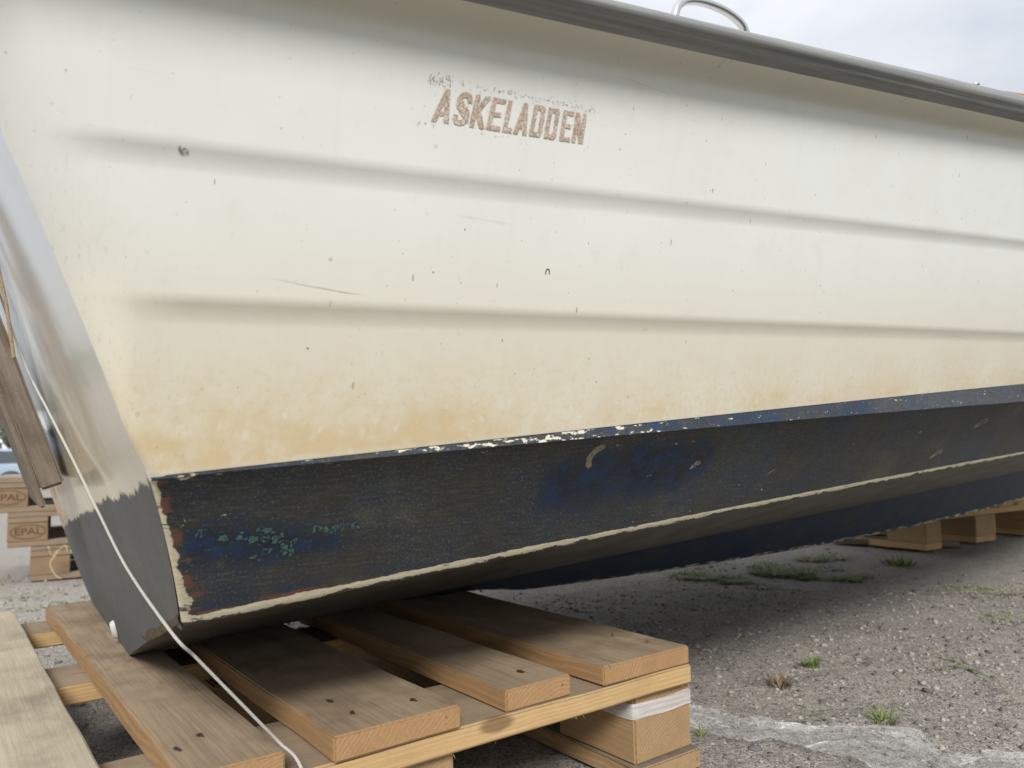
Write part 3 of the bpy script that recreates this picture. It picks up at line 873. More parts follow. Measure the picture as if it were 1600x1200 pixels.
# plank bolted upright on the transom: two layers, raked with it
def raked_board(name, mat, s0, w0, w1, h0, h1, th, slope, bev=.003, seed=1, cut=0.):
    bm = board_bm(h1 - h0, w1 - w0, th, bev, .0016, 14, seed)
    o = bm_obj(name, bm, mat, boat, True, 40)
    ax = BD * -slope + np.array([0, 0, 1.]); ax /= np.linalg.norm(ax)
    ay = BU; az = np.cross(ax, ay)
    o.matrix_local = Matrix(((ax[0], ay[0], az[0], 0), (ax[1], ay[1], az[1], 0), (ax[2], ay[2], az[2], 0), (0, 0, 0, 1)))
    o.location = Vector(bw(s0, w1, h0)); return o
pl = raked_board('transom_plank', m_pad, -.0715, -.15, .15, .207, .66, -.026 if False else .026, .36)
raked_board('plank_backing', m_pad, -.0888, -.149, .151, .180, .655, .0075, .36, .002, 5)

# ---- grab rail, bolt and varnished trim on the gunwale
gp = []
def top_pt(s, inb, up): return bw(s, wG(s) - inb, hGT(s) + up)
for s, inb, up in ((.318, .02, -.004), (.321, .02, .012), (.325, .02, .0249), (.330, .02, .0315), (.340, .02, .0362), (.358, .02, .0382), (.381, .02, .0362), (.399, .02, .0312), (.411, .02, .0236), (.417, .02, .010), (.420, .02, -.004)):
    gp.append(top_pt(s, inb, up))
V, F = tube_mesh(smooth_path(gp, 6), .0037, 14)
mesh_obj('grab_rail', V, F, m_steel, boat)
bm = bmesh.new(); bmesh.ops.create_uvsphere(bm, u_segments=14, v_segments=8, radius=.0055)
for v in bm.verts: v.co.z *= .8
bl = bm_obj('deck_bolt', bm, m_steel, boat, True); bl.location = Vector(top_pt(.853, .02, .0185))
V, F = [], []
cols = np.arange(.84, 2.6, .04)
pr = [(.012, .0), (.012, .018), (.015, .0205), (.060, .0205), (.063, .018), (.063, 0)]
for a, b in pr:
    for s in cols: V.append(top_pt(s, a, b * (.62 + .38 * min(1, (s - .84) / .16)) if s > .845 else 0.))
mesh_obj('wooden_trim', V, grid_faces(len(pr), len(cols)), m_varnish, boat, True, 40)
# ---------------------------------------------------------------- ground
def gz(x, y):
    """the yard falls away behind the stern"""
    q = -.6 * x + .8 * y
    z = 0.
    if q > 1.6: z = -.031 * (min(q, 3.8) - 1.6) - .06 * sstep(1.6, 3.6, q) - .021 * max(min(q, 60) - 3.8, 0)
    return z
def axis(lo, hi, step, far):
    a = list(np.arange(lo, hi, step)); s = step
    while a[-1] < far: s *= 1.16; a.append(a[-1] + s)
    s = step
    while a[0] > -far: s *= 1.16; a.insert(0, a[0] - s)
    return a
def bump_z(x, y):
    f = 1.
    return (mnoise.noise((x * 1.7, y * 1.7, .3)) * .010 + mnoise.noise((x * 7, y * 7, 4.3)) * .0045 + mnoise.noise((x * 26, y * 26, 1.3)) * .0028 + mnoise.noise((x * 80, y * 80, 9.3)) * .0016) - .006
def ground_z(x, y): return gz(x, y) + (bump_z(x, y) if -6 < x < 8 and -4 < y < 9 else bump_z(x, y) * 3)
xs = axis(-1.1, 2.15, .0125, 420); ys = axis(.45, 3.5, .0125, 420)
V = [(x, y, ground_z(x, y)) for y in ys for x in xs]
gr = mesh_obj('ground', V, grid_faces(len(ys), len(xs)), m_ground, None, True)
tag(gr, 'sandy grey gravel yard with scattered stones', 'ground', kind='structure')

# loose stones on it
def stones():
    bm = bmesh.new(); bmesh.ops.create_icosphere(bm, subdivisions=1, radius=1.)
    bv = np.array([v.co[:] for v in bm.verts]); bf = np.array([[v.index for v in f.verts] for f in bm.faces]); bm.free()
    VV, FF, TT = [], [], []
    def add(x, y, r, tone):
        k = bv * (1 + rng.uniform(-.28, .28, (len(bv), 1))) * np.array([rng.uniform(.8, 1.5), rng.uniform(.7, 1.2), rng.uniform(.45, .85)]) * r
        a = rng.uniform(0, 2 * PI); c, s = math.cos(a), math.sin(a)
        k = np.stack([k[:, 0] * c - k[:, 1] * s, k[:, 0] * s + k[:, 1] * c, k[:, 2]], 1) + np.array([x, y, ground_z(x, y) + r * .18])
        FF.append(bf + sum_n[0]); sum_n[0] += len(k); VV.append(k); TT.append(np.full(len(k), tone))
    sum_n = [0]
    def clump(x, y): return mnoise.noise((x * 2.6, y * 2.6, 7.7)) * .5 + .5
    n = 0
    while n < 17000:
        u_ = rng.uniform()
        if u_ < .62: x, y = rng.uniform(.05, 1.5), rng.uniform(.72, 2.1)
        elif u_ < .80: x, y = rng.uniform(-.7, 2.1), rng.uniform(1.2, 3.1)
        else: x, y = rng.uniform(-2.6, -.35), rng.uniform(.75, 3.6)
        if rng.uniform() > .25 + clump(x, y): continue
        r = min(.0017 * math.exp(rng.normal(0, .5)), .0060)
        if x < -.3: r *= 2.2
        add(x, y, r, rng.choice([0., .1, .45, .7, .9, 1.], p=[.2, .14, .16, .2, .2, .1])); n += 1
    for _ in range(130):
        x, y = rng.uniform(-.4, 2.0), rng.uniform(.75, 2.9)
        if clump(x, y) < .5: continue
        add(x, y, rng.uniform(.0045, .0072), rng.choice([0., .15, .8, .5]))
    for x, y in ((.31, .95), (.29, .93), (.345, .905), (.26, .99), (.36, .985), (.30, 1.02), (.85, 1.43), (.90, 1.42), (.80, 1.47), (.87, 1.52), (.98, 1.6), (.80, 1.62), (.98, 1.98), (1.0, 2.0), (1.03, 2.03), (.95, 2.0), (.7, 1.15), (.64, 1.24)):
        add(x, y, rng.uniform(.005, .0092), rng.choice([0., .1, .2, .8]))
    V = np.concatenate(VV); F = np.concatenate(FF)
    me = bpy.data.meshes.new('gravel')
    me.vertices.add(len(V)); me.vertices.foreach_set('co', V.astype(np.float32).ravel())
    me.loops.add(len(F) * 3); me.loops.foreach_set('vertex_index', F.astype(np.int32).ravel())
    me.polygons.add(len(F)); me.polygons.foreach_set('loop_start', np.arange(0, len(F) * 3, 3, dtype=np.int32))
    me.update(calc_edges=True); me.validate()
    a = me.attributes.new('tone', 'FLOAT', 'POINT'); a.data.foreach_set('value', np.concatenate(TT).astype(np.float32))
    me.materials.append(m_stone)
    tag(link(bpy.data.objects.new('gravel', me)), 'loose stones strewn over the gravel yard', 'gravel', kind='stuff')
stones()

# ---------------------------------------------------------------- pallets
def board(name, x0, x1, y0, y1, z0, z1, along, mat, parent, seed, bev=.0018, wob=.0013):
    """a timber whose own x axis runs along its grain; along is 'x' or 'y' of the pallet"""
    if along == 'x': bm = board_bm(x1 - x0, y1 - y0, z1 - z0, bev, wob, 26, seed)
    else: bm = board_bm(y1 - y0, x1 - x0, z1 - z0, bev, wob, 26, seed)
    o = bm_obj(name, bm, mat, parent, True, 40)
    if along == 'x': o.location = (x0, y0, z0)
    else: o.location = (x1, y0, z0); o.rotation_euler = (0, 0, PI / 2)
    return o
def nail(bd, x, y, z, seed):
    """a rusty nail head sunk in the top of a board, in the board's own axes"""
    rr = random.Random(seed); V = [(x, y, z)]; n = 9
    for k in range(n):
        a = 2 * PI * k / n; r = .0024 * (1 + .6 * rr.uniform(-1, 1)); V.append((x + math.cos(a) * r * 1.9, y + math.sin(a) * r, z))
    return mesh_obj('nail', V, [(0, 1 + k, 1 + (k + 1) % n) for k in range(n)], m_nail, bd, False)
def pallet(name, label, loc, rz, deck, cross, blocks_x, blocks_y, skids, L, mats, nails=False, seed=0, group=None):
    t = thing(name, label, 'pallet', loc, rz, group)
    md, mc, mb = mats
    H0, H1, H2, H3 = .022, .100, .122, .144
    W_ = max(b[1] for b in deck); X0 = min(b[0] for b in deck)
    for i, (x0, x1, a, b, m) in enumerate(deck):
        o = board('deck_board', x0, x1, a, b, H2 + .0006, H3 + random.uniform(-.0008, .0012), 'y', m or md, t, seed + i)
        if nails:
            for q in (.045, .085):
                for fy in (.28, .72):
                    if random.random() < .62: nail(o, q + random.uniform(-.012, .012), (x1 - x0) * fy + random.uniform(-.012, .012), H3 - H2 + .0016, seed + i * 9 + int(q * 100) + int(fy * 10))
    for i, (a, b) in enumerate(cross): board('cross_board', X0 + .003, W_ + .002, a, b, H1 + .0004, H2, 'x', mc, t, seed + 20 + i)
    bl = []
    for i, (x0, x1) in enumerate(blocks_x):
        for j, (a, b) in enumerate(blocks_y): bl.append(board('block', x0, x1, a, b, H0 + .0004, H1, 'y', mb, t, seed + 40 + 5 * i + j, .0025, .0012))
    for i, (x0, x1) in enumerate(skids): board('skid_board', x0, x1, .002, L - .002, 0, H0, 'y', md if not nails else mb, t, seed + 60 + i)
    return t, bl
E_ = np.array([math.cos(math.radians(37)), math.sin(math.radians(37)), 0]); DD = np.array([-E_[1], E_[0], 0])
p0 = E_ * -.03 + DD * .63
main, mblocks = pallet('pallet', 'weathered wooden pallet under the stern of the boat, its leftmost board freshly sawn', p0, math.radians(37),
    [(-.035, .143, -.012, .835, m_raw), (.187, .266, -.006, .842, None), (.308, .435, -.004, .838, None), (.492, .577, .003, .836, None), (.622, .763, .001, .840, None)],
    [(0, .130), (.40, .505), (.735, .838)], [(-.02, .08), (.318, .437), (.677, .774)], [(.012, .145), (.37, .50), (.70, .83)],
    [(-.02, .082), (.316, .442), (.675, .777)], .84, (m_deck, m_string, m_block), True, 3)
# torn fibres hanging from the sawn lower edge of the front board, and a splinter on the fresh board
cb = [o for o in main.children if o.name.startswith('cross_board')][0]
V, F = [], []
for k in range(24):
    x = random.uniform(.2, .78); z = random.choice([.0, .0, .0215]); l = random.uniform(.001, .0045)
    up_ = -1 if z == 0 else 1; dx = random.uniform(-.003, .003); b = len(V); w_ = random.uniform(.00018, .0004)
    V += [(x - w_, -.0006, z), (x + w_, -.0006, z), (x + dx, -.0012 - random.uniform(0, .002), z + up_ * l)]; F.append((b, b + 1, b + 2))
bm = bmesh.new(); bm.from_mesh(cb.data); sv = [bm.verts.new(v) for v in V]
for f in F: bm.faces.new([sv[q] for q in f])
bm.to_mesh(cb.data); bm.free()

# stretch wrap round the near right block
def wrap_band(blk, x0, x1, y0, y1, z0, z1, parent):
    V, F = [], []; P = []
    r = .004
    for cx, cy, a0 in ((x1, y0, -90), (x1, y1, 0), (x0, y1, 90), (x0, y0, 180)):
        sx = -1 if cx == x1 else 1; sy = 1 if cy == y0 else -1
        for a in np.linspace(a0, a0 + 90, 4): P.append((cx + sx * r + math.cos(math.radians(a)) * (r + .0022), cy + sy * r + math.sin(math.radians(a)) * (r + .0022)))
    Q = []
    for i in range(len(P)):
        a, b = P[i], P[(i + 1) % len(P)]; m = max(1, int(math.hypot(b[0] - a[0], b[1] - a[1]) / .006))
        for k in range(m): Q.append((a[0] + (b[0] - a[0]) * k / m, a[1] + (b[1] - a[1]) * k / m))
    n = len(Q); R_ = 9
    for j in range(R_):
        for i, (x, y) in enumerate(Q):
            t = j / (R_ - 1); wv = .0006 * math.sin(i * .41 + j * .8) + .0005 * math.sin(i * .17)
            dx, dy = x - (x0 + x1) / 2, y - (y0 + y1) / 2; d = math.hypot(dx, dy)
            k = .0007 * math.sin(j * 2.4 + i * .35)
            V.append((x + dx / d * k, y + dy / d * k, z0 + (z1 - z0) * t + wv))
    for j in range(R_ - 1):
        for i in range(n): F.append((j * n + i, j * n + (i + 1) % n, (j + 1) * n + (i + 1) % n, (j + 1) * n + i))
    return mesh_obj('wrap_band', V, F, m_wrap, parent, True)
film = thing('stretch_film', 'crumpled strip of clear plastic film taped round the near block and trailing over gravel', 'plastic film', p0, math.radians(37))
wrap_band(mblocks[6], .677, .774, .012, .145, .073, .0905, film)
# trailing tail: centre line and half widths on the ground (world), turned into the film's frame
UP = [(.238, 1.139), (.285, 1.11), (.318, 1.086), (.351, 1.081), (.387, 1.062), (.42, 1.07), (.474, 1.074), (.507, 1.056), (.529, 1.025), (.529, .979), (.535, .959), (.564, .969), (.581, .952), (.61, .91)]
LO = [(.223, 1.074), (.26, 1.051), (.287, 1.027), (.318, 1.021), (.352, 1.002), (.376, .982), (.398, .96), (.415, .931), (.428, .913), (.441, .895), (.451, .881), (.472, .874), (.493, .864), (.53, .84)]
a_ = smooth_path([(x, y, 0) for x, y in UP], 9); b_ = smooth_path([(x, y, 0) for x, y in LO], 9)
V, UV = [], []; nv = 22; vv = 0.
rm = math.radians(37)
for i, (a, b) in enumerate(zip(a_, b_)):
    if i: vv += float(np.linalg.norm(a - a_[i - 1]))
    pinch = 1 - .35 * math.exp(-((i - 28) / 3.) ** 2) - .2 * math.exp(-((i - 74) / 4.) ** 2)
    for j in range(nv):
        t = j / (nv - 1); p = a + (b - a) * (.5 + (t - .5) * pinch)
        wd = float(np.linalg.norm(a - b))
        z = .008 + .005 * mnoise.noise((vv * 8, t * 2, 1)) + .006 * abs(mnoise.noise((vv * 14, t * wd * 50, 4))) + .0018 * mnoise.noise((vv * 60, t * wd * 120, 2))
        if t < .12: z += .008 * (1 - t / .12) * (.5 + mnoise.noise((vv * 18, 3, 1)))
        z += .012 * sstep(.16, 0, vv) * (1 - t) + .010 * sstep(.42, .5, vv)
        w = np.array([p[0], p[1], ground_z(p[0], p[1]) + max(z, .004)]) - p0
        V.append((w[0] * math.cos(rm) + w[1] * math.sin(rm), -w[0] * math.sin(rm) + w[1] * math.cos(rm), w[2])); UV.append((vv, t * wd))
mesh_obj('film_strip', V, grid_faces(len(a_), nv, False), m_film, film, True, None, UV)

# stack of three pallets beyond the stern
def std_deck(m=None): return [(0, .145, 0, 1.2, m), (.1875, .2875, 0, 1.2, m), (.3275, .4725, 0, 1.2, m), (.5125, .6125, 0, 1.2, m), (.655, .8, 0, 1.2, m)]
def std_pallet(label, loc, rz, seed, group, mats=None):
    return pallet('pallet', label, loc, rz, std_deck(), [(0, .145), (.5275, .6725), (1.055, 1.2)], [(0, .1), (.3275, .4725), (.7, .8)], [(0, .145), (.5275, .6725), (1.055, 1.2)],
                  [(0, .1), (.3275, .4725), (.7, .8)], 1.2, mats or (m_old, m_old, m_block), False, seed, group)
SG = 'stacked pallets beyond the stern'
zg = -.130
def stamp(blk, txt, cx, cz, size, rx):
    """burnt oval mark and letters on the long side of a block"""
    cu = bpy.data.curves.new('stamp', 'FONT'); cu.body = txt; cu.size = size; cu.align_x = 'CENTER'; cu.align_y = 'CENTER'; cu.offset = size * .018; cu.extrude = .0004
    tmp = bpy.data.objects.new('stamp', cu); COL.objects.link(tmp); bpy.context.view_layer.update()
    me = bpy.data.meshes.new_from_object(tmp.evaluated_get(bpy.context.evaluated_depsgraph_get())); bpy.data.objects.remove(tmp)
    bm = bmesh.new(); bm.from_mesh(me)
    for v in bm.verts: v.co.x *= 1.15
    n = 40; ring = []
    for k in range(n):
        a = 2 * PI * k / n
        ring.append((bm.verts.new((math.cos(a) * .064, math.sin(a) * .031, .0004)), bm.verts.new((math.cos(a) * .0595, math.sin(a) * .0275, .0004))))
    for k in range(n):
        b = (k + 1) % n; bm.faces.new((ring[k][0], ring[b][0], ring[b][1], ring[k][1]))
    o = bm_obj('stamp', bm, m_mark, blk)
    # block axes: x along its length, its long outer side is the face at y = max
    o.matrix_local = Matrix(((1, 0, 0, cx), (0, 0, -1, rx), (0, 1, 0, cz), (0, 0, 0, 1)))
    return o
# the long side of the stack faces the camera: pallet y runs along that side
for i, (lab, dx, dr) in enumerate((('lowest of three stacked grey pallets beyond the stern, on the gravel', .085, 1.0), ('middle of three stacked pallets, with a whole oval brand on its end block', .0, 0.), ('topmost of three stacked pallets, its oval brand partly out of view', -.075, -1.))):
    an = math.radians(30 + dr)
    # pallet frame turned so that +y of the pallet follows the front side and +x points to the camera
    rz = an - PI / 2
    ex = np.array([math.cos(rz), math.sin(rz), 0]); ey = np.array([-ex[1], ex[0], 0])
    corner_ = np.array([-2.098, 3.222, zg + i * .1446]) + ey * dx
    base = corner_ - ex * .8
    t, bl = std_pallet(lab, base, rz, 100 + i * 30, SG, (m_old, m_old, m_block_old))
    if i: 
        b = bl[6]; stamp(b, 'EPAL', .074, .040, .040, -.0006)
# dry stalk caught on it
V, F = [], []
for pts in ([(-1.905, 3.255, .0), (-1.918, 3.24, -.03), (-1.922, 3.235, -.06), (-1.90, 3.235, -.10), (-1.875, 3.235, -.115)], [(-1.920, 3.236, -.045), (-1.88, 3.24, .012), (-1.86, 3.235, .018), (-1.853, 3.235, -.008)], [(-1.918, 3.24, -.03), (-1.925, 3.22, .02)]):
    v, f = tube_mesh(smooth_path(pts, 4), .0022, 5); b = len(V); V += v; F += [tuple(b + q for q in g) for g in f]
tag(mesh_obj('dry_stalk', V, F, m_straw, None), 'dry straw stalk hanging from the side of the stacked pallets', 'stalk')

# pallet under the forefoot
std_pallet('wooden pallet under the bow end of the boat, at the right edge', np.array([1.512, 2.771, .0]) + np.array([-math.cos(math.radians(32)), -math.sin(math.radians(32)), 0]) * .1, math.radians(32), 300, None, (m_string, m_string, m_block))
o = board('plank', 0, .42, 0, .07, 0, .018, 'x', m_old, None, 77); o.location = (1.20, 2.93, .004); o.rotation_euler = (0, .02, math.radians(-14))
tag(o, 'short grey plank lying on the gravel beneath the keel', 'plank')

# ---------------------------------------------------------------- cords
def cord(name, pts, r, mat, label, cat):
    P = smooth_path(pts, 14); V, F = tube_mesh(P, r, 10)
    L = [0.]
    for a, b in zip(P, P[1:]): L.append(L[-1] + float(np.linalg.norm(b - a)))
    UV = [(L[i] * 900, k * .6) for i in range(len(P)) for k in range(10)]
    return tag(mesh_obj(name, V, F, mat, None, True, None, UV), label, cat)
def dk(e, d, z): return E_ * e + DD * d + np.array([0, 0, z])
def lerp(a, b, n): return [a + (b - a) * t for t in np.linspace(0, 1, n)]
kk = [bw(-.19, -.10, .62), bw(-.1305, .10, .400), bw(-.113, .148, .342), bw(-.098, .268, .290), bw(-.0795, .362, .235), bw(-.0625, .42, .187), bw(-.0445, .478, .139)]
k5 = bw(-.029, .598, .1035)
ce = dk(.236, .636, .1465); dn1 = dk(.243, .612, .135); dn2 = dk(.252, .590, .09)
pts = kk + [k5] + lerp(k5, ce, 6)[1:] + [dn1, dn2, dk(.258, .582, .03), dk(.27, .575, .006), dk(.34, .55, .005)]
cord('rope', pts, .00125, m_rope, 'thin white braided cord drawn down the transom and over the pallet edge', 'rope')
cord('twine', [bw(-.129, .2, .352), bw(-.1335, .2, .381), bw(-.138, .2, .412), bw(-.146, .2, .45), bw(-.16, .2, .52), bw(-.18, .19, .60)], .0021, m_cord, 'short piece of tan twine with a frayed end hanging by the transom plank', 'twine')

# ---------------------------------------------------------------- grass and weeds
def tuft(n, spread, hmin, hmax, flat=0., wid=.0016, seed=0):
    rr = random.Random(seed); V, F, T = [], [], []
    for _ in range(n):
        a = rr.uniform(0, 2 * PI); rad = spread * math.sqrt(rr.random()); x, y = math.cos(a) * rad, math.sin(a) * rad
        h = rr.uniform(hmin, hmax); la = a + rr.uniform(-.9, .9); lean = rr.uniform(.15, .8) + flat
        w = wid * rr.uniform(.6, 1.3); tn = rr.random(); b = len(V); nseg = 4
        px, py = -math.sin(la), math.cos(la)
        for k in range(nseg + 1):
            t = k / nseg; d = h * lean * t * (.5 + .5 * t); z = h * (t - .30 * lean * t * t) / (1 + flat * .8)
            ww = w * (1 - t) ** .7
            cx, cy = x + math.cos(la) * d, y + math.sin(la) * d
            V += [(cx - px * ww, cy - py * ww, max(z, 0) - .001), (cx + px * ww, cy + py * ww, max(z, 0) - .001)]; T += [tn, min(1, tn + t * .2)]
            if k: F.append((b + 2 * k - 2, b + 2 * k - 1, b + 2 * k + 1, b + 2 * k))
    return V, F, T
def plant(name, x, y, args, mat, label, cat):
    V, F, T = tuft(*args)
    o = mesh_obj(name, V, F, mat, None, False, None, None, {'tone': T}); o.location = (x, y, ground_z(x, y))
    return tag(o, label, cat)
plant('grass_tuft', .508, 1.375, (95, .014, .010, .026, .1, .0011, 1), m_grass, 'small round green grass tuft alone on bare gravel behind the near pallet', 'grass')
plant('weed', .417, 1.265, (42, .016, .012, .032, .3, .0018, 2), m_dry, 'reddish brown withered weed on the gravel beside the near pallet', 'weed')
plant('grass_tuft', .455, 1.185, (60, .040, .006, .016, 1.2, .0009, 3), m_grass, 'low sprawling grass just behind the strip of plastic film', 'grass')
plant('grass_tuft', .508, 1.115, (60, .017, .010, .036, .35, .0011, 4), m_grass, 'spiky grass tuft touching the far edge of the plastic film', 'grass')
plant('grass_tuft', .405, 1.13, (26, .022, .006, .018, .9, .0009, 14), m_grass, 'wispy few-bladed grass between the film and the sprawling grass', 'grass')
plant('weed', .762, 1.35, (11, .014, .025, .055, 1.7, .0016, 5), m_grass, 'flat green sprig with splayed blades on open gravel', 'weed')
plant('weed', .752, 1.19, (13, .018, .02, .05, 1.3, .0013, 6), m_dry, 'straw-coloured dry sprig at the right edge of the gravel', 'weed')
plant('weed', .60, 1.40, (14, .018, .008, .02, 1.2, .0015, 8), m_dry, 'brown dead leaf litter right of the round grass tuft', 'weed')
plant('grass_tuft', .243, 1.07, (14, .006, .012, .026, .2, .0012, 7), m_grass, 'few green blades poking up against the near pallet block', 'grass')
plant('weed', .73, 1.62, (16, .03, .02, .05, 1.2, .0013, 9), m_dry, 'sparse dry twigs lying on the dark middle gravel', 'weed')
plant('grass_tuft', 1.21, 2.47, (130, .045, .02, .055, .35, .002, 10), m_grass, 'bright green grass clump in front of the far right pallet block', 'grass')
V, F, T = [], [], []
for k, (x, y, sp, n, hh) in enumerate([(.53, 2.30, .075, 260, .035), (.60, 2.22, .06, 220, .035), (.66, 2.12, .05, 60, .025), (.755, 2.33, .06, 260, .045), (.83, 2.28, .05, 200, .042), (.86, 2.36, .05, 160, .04), (.80, 2.46, .07, 140, .04), (.93, 2.22, .045, 150, .035), (.96, 2.42, .05, 70, .03), (.98, 2.60, .05, 110, .04), (1.06, 2.62, .05, 90, .04), (.99, 2.27, .04, 60, .03), (1.16, 1.99, .08, 90, .022), (1.24, 1.98, .07, 80, .02), (1.05, 1.68, .05, 50, .02), (.5, 1.87, .10, 50, .02), (.60, 1.9, .1, 50, .022), (.62, 2.5, .1, 70, .03), (-1.75, 2.8, .12, 90, .03), (-1.45, 2.5, .12, 80, .03), (-1.2, 2.05, .15, 90, .025), (-2.3, 3.2, .2, 160, .05)]):
    n = int(n * 1.5)
    v, f, t = tuft(n, sp, hh * .25, hh * .85, .75, .0019, 40 + k); b = len(V)
    V += [(a + x, c + y, d + ground_z(a + x, c + y)) for a, c, d in v]; F += [tuple(b + q for q in g) for g in f]; T += t
tag(mesh_obj('grass', V, F, m_grass, None, False, None, None, {'tone': T}), 'sparse short grass scattered over the gravel under and behind the boat', 'grass', kind='stuff')
V, F, T = [], [], []
for k in range(46):
    x, y = random.uniform(.3, 1.5), random.uniform(1.0, 2.3)
    if k > 34: x, y = random.uniform(-1.9, -.8), random.uniform(1.3, 3.0)
    v, f, t = tuft(random.randint(3, 7), .015, .006, .022, 1.6, .0011, 200 + k); b = len(V)
    V += [(a + x, c + y, d + ground_z(a + x, c + y)) for a, c, d in v]; F += [tuple(b + q for q in g) for g in f]; T += t
tag(mesh_obj('plant_litter', V, F, m_dry, None, False, None, None, {'tone': T}), 'bits of dry straw and leaf strewn over the gravel', 'litter', kind='stuff')

# turf dressing the added verge, out of the photograph's frame
V, F, T = [], [], []
for k in range(90):
    a, b_ = random.uniform(-1.6, 2.6), random.uniform(.06, 1.1)
    x, y = a * .829 + b_ * .559, a * .559 - b_ * .829
    v, f, t = tuft(42, .09, .012, .045, .5, .0016, 500 + k); b = len(V)
    V += [(p + x, q + y, r + ground_z(p + x, q + y)) for p, q, r in v]; F += [tuple(b + q for q in g) for g in f]; T += t
tag(mesh_obj('turf', V, F, m_grass, None, False, None, None, {'tone': T}), 'unseen short turf dressing the dark verge added on the near side', 'grass', kind='stuff')

# ---------------------------------------------------------------- vehicles behind
m_paint = m_plain('pale blue car paint', (.30, .37, .46, 1), .25, .05, 3, .6)
m_vanp = m_plain('white van paint', (.72, .73, .75, 1), .3, .05, 3, .5)
m_glass = m_plain('dark car glass', (.045, .06, .065, 1), .06, .1, 3, .7)
m_tyre = m_plain('tyre rubber', (.02, .02, .02, 1), .8, .3, 30)
m_rim = m_plain('alloy rim', (.55, .56, .58, 1), .3, .1, 30, .5, .8)
m_lamp = m_plain('red lamp', (.35, .03, .02, 1), .2, .2, 60)
m_head = m_plain('clear lamp', (.6, .62, .64, 1), .1, .2, 60)
def vehicle(name, label, cat, loc, rz, paint, st, wheels, wr, glass_span, front_glass, rear_glass):
    """st: stations (x, belt z, roof z, half width, roof half width)"""
    t = thing(name, label, cat, loc, rz)
    rings = []
    for x, zb, zr, hw, rw in st:
        half = [(0, .22), (hw * .86, .22), (hw * .96, .34), (hw, .58), (hw * .985, zb - .06), (hw * .95, zb), (rw + (hw * .95 - rw) * .12, zb + (zr - zb) * .86), (rw * .86, zr - .01), (rw * .45, zr + .015), (0, zr + .02)]
        rings.append([(x, y, z) for y, z in half] + [(x, -y, z) for y, z in half[-2:0:-1]])
    n = len(rings[0]); V = [p for r in rings for p in r]; body, glass = [], []
    for i in range(len(rings) - 1):
        xm = (st[i][0] + st[i + 1][0]) / 2
        for k in range(n):
            f = (i * n + k, i * n + (k + 1) % n, (i + 1) * n + (k + 1) % n, (i + 1) * n + k)
            side = k == 5 or k == n - 6
            top = k in (6, 7, 8, 9, 10, 11)[:] and not side
            g = (side and glass_span[0] < xm < glass_span[1]) or (top and (front_glass[0] < xm < front_glass[1] or rear_glass[0] < xm < rear_glass[1]))
            (glass if g else body).append(f)
    body += [tuple(range(n))[::-1], tuple((len(rings) - 1) * n + k for k in range(n))]
    mesh_obj('body', V, body, paint, t, True, 40)
    # one window per group of joined panes
    left = list(glass)
    while left:
        grp = [left.pop()]; vs = set(grp[0]); grew = True
        while grew:
            grew = False
            for f in left[:]:
                if vs & set(f): grp.append(f); vs |= set(f); left.remove(f); grew = True
        ids = sorted(vs); rm_ = {q: j for j, q in enumerate(ids)}
        mesh_obj('window', [V[q] for q in ids], [tuple(rm_[q] for q in f) for f in grp], m_glass, t, True, 30)
    hw = max(s[3] for s in st)
    for wx in wheels:
        for sy in (-1, 1):
            wy = sy * (hw - .10)
            bm = bmesh.new(); prof = [(.20, -.09), (wr - .03, -.10), (wr, -.075), (wr, .075), (wr - .03, .10), (.20, .09)]; m = 36; R = []
            for k in range(m):
                a = 2 * PI * k / m; R.append([bm.verts.new((math.cos(a) * r, y, math.sin(a) * r)) for r, y in prof])
            for k in range(m):
                for j in range(len(prof)):
                    q = (j + 1) % len(prof); bm.faces.new((R[k][j], R[k][q], R[(k + 1) % m][q], R[(k + 1) % m][j]))
            wh = bm_obj('wheel', bm, m_tyre, t, True, 40); wh.location = (wx, wy, wr)
            bm = bmesh.new()
            for k in range(5):
                a = 2 * PI * k / 5; mm = Matrix.Rotation(-a, 4, 'Y') @ Matrix.Translation((.105, sy * .075, 0))
                r_ = bmesh.ops.create_cube(bm, size=1)['verts']
                for v in r_: v.co = mm @ Vector((v.co.x * .19, v.co.y * .03, v.co.z * (.085 if v.co.x < 0 else .06)))
            bmesh.ops.create_cone(bm, cap_ends=True, segments=20, radius1=.055, radius2=.05, depth=.05, matrix=Matrix.Translation((0, sy * .075, 0)) @ Matrix.Rotation(PI / 2, 4, 'X'))
            m = 36; R = []
            for k in range(m):
                a = 2 * PI * k / m; R.append([bm.verts.new((math.cos(a) * r, y, math.sin(a) * r)) for r, y in ((.205, sy * .085), (.19, sy * .09), (.185, sy * -.02))])
            for k in range(m):
                for j in range(2): bm.faces.new((R[k][j], R[k][j + 1], R[(k + 1) % m][j + 1], R[(k + 1) % m][j]))
            bm_obj('rim', bm, m_rim, wh, True, 30)
            bm = bmesh.new(); R = []; m = 30
            for k in range(m + 1):
                a = -.25 + (PI + .5) * k / m; R.append([bm.verts.new((math.cos(a) * r, sy * y, math.sin(a) * r)) for r, y in ((wr + .065, .118), (wr + .012, .122), (wr + .01, .02))])
            for k in range(m):
                for j in range(2): bm.faces.new((R[k][j], R[k][j + 1], R[k + 1][j + 1], R[k + 1][j]))
            ar = bm_obj('wheel_arch', bm, m_tyre, t, True, 30); ar.location = (wx, wy, wr)
    for xx, mat, nm in ((st[0][0] + .03, m_lamp, 'tail_light'), (st[-1][0] - .05, m_head, 'headlight')):
        for sy in (-1, 1):
            bm = board_bm(.12, .28, .14, .03); o = bm_obj(nm, bm, mat, t, True, 40); o.location = (xx - .06, sy * (hw - .22) - .14, .70)
    return t
cz = gz(-17.65, 27.2)
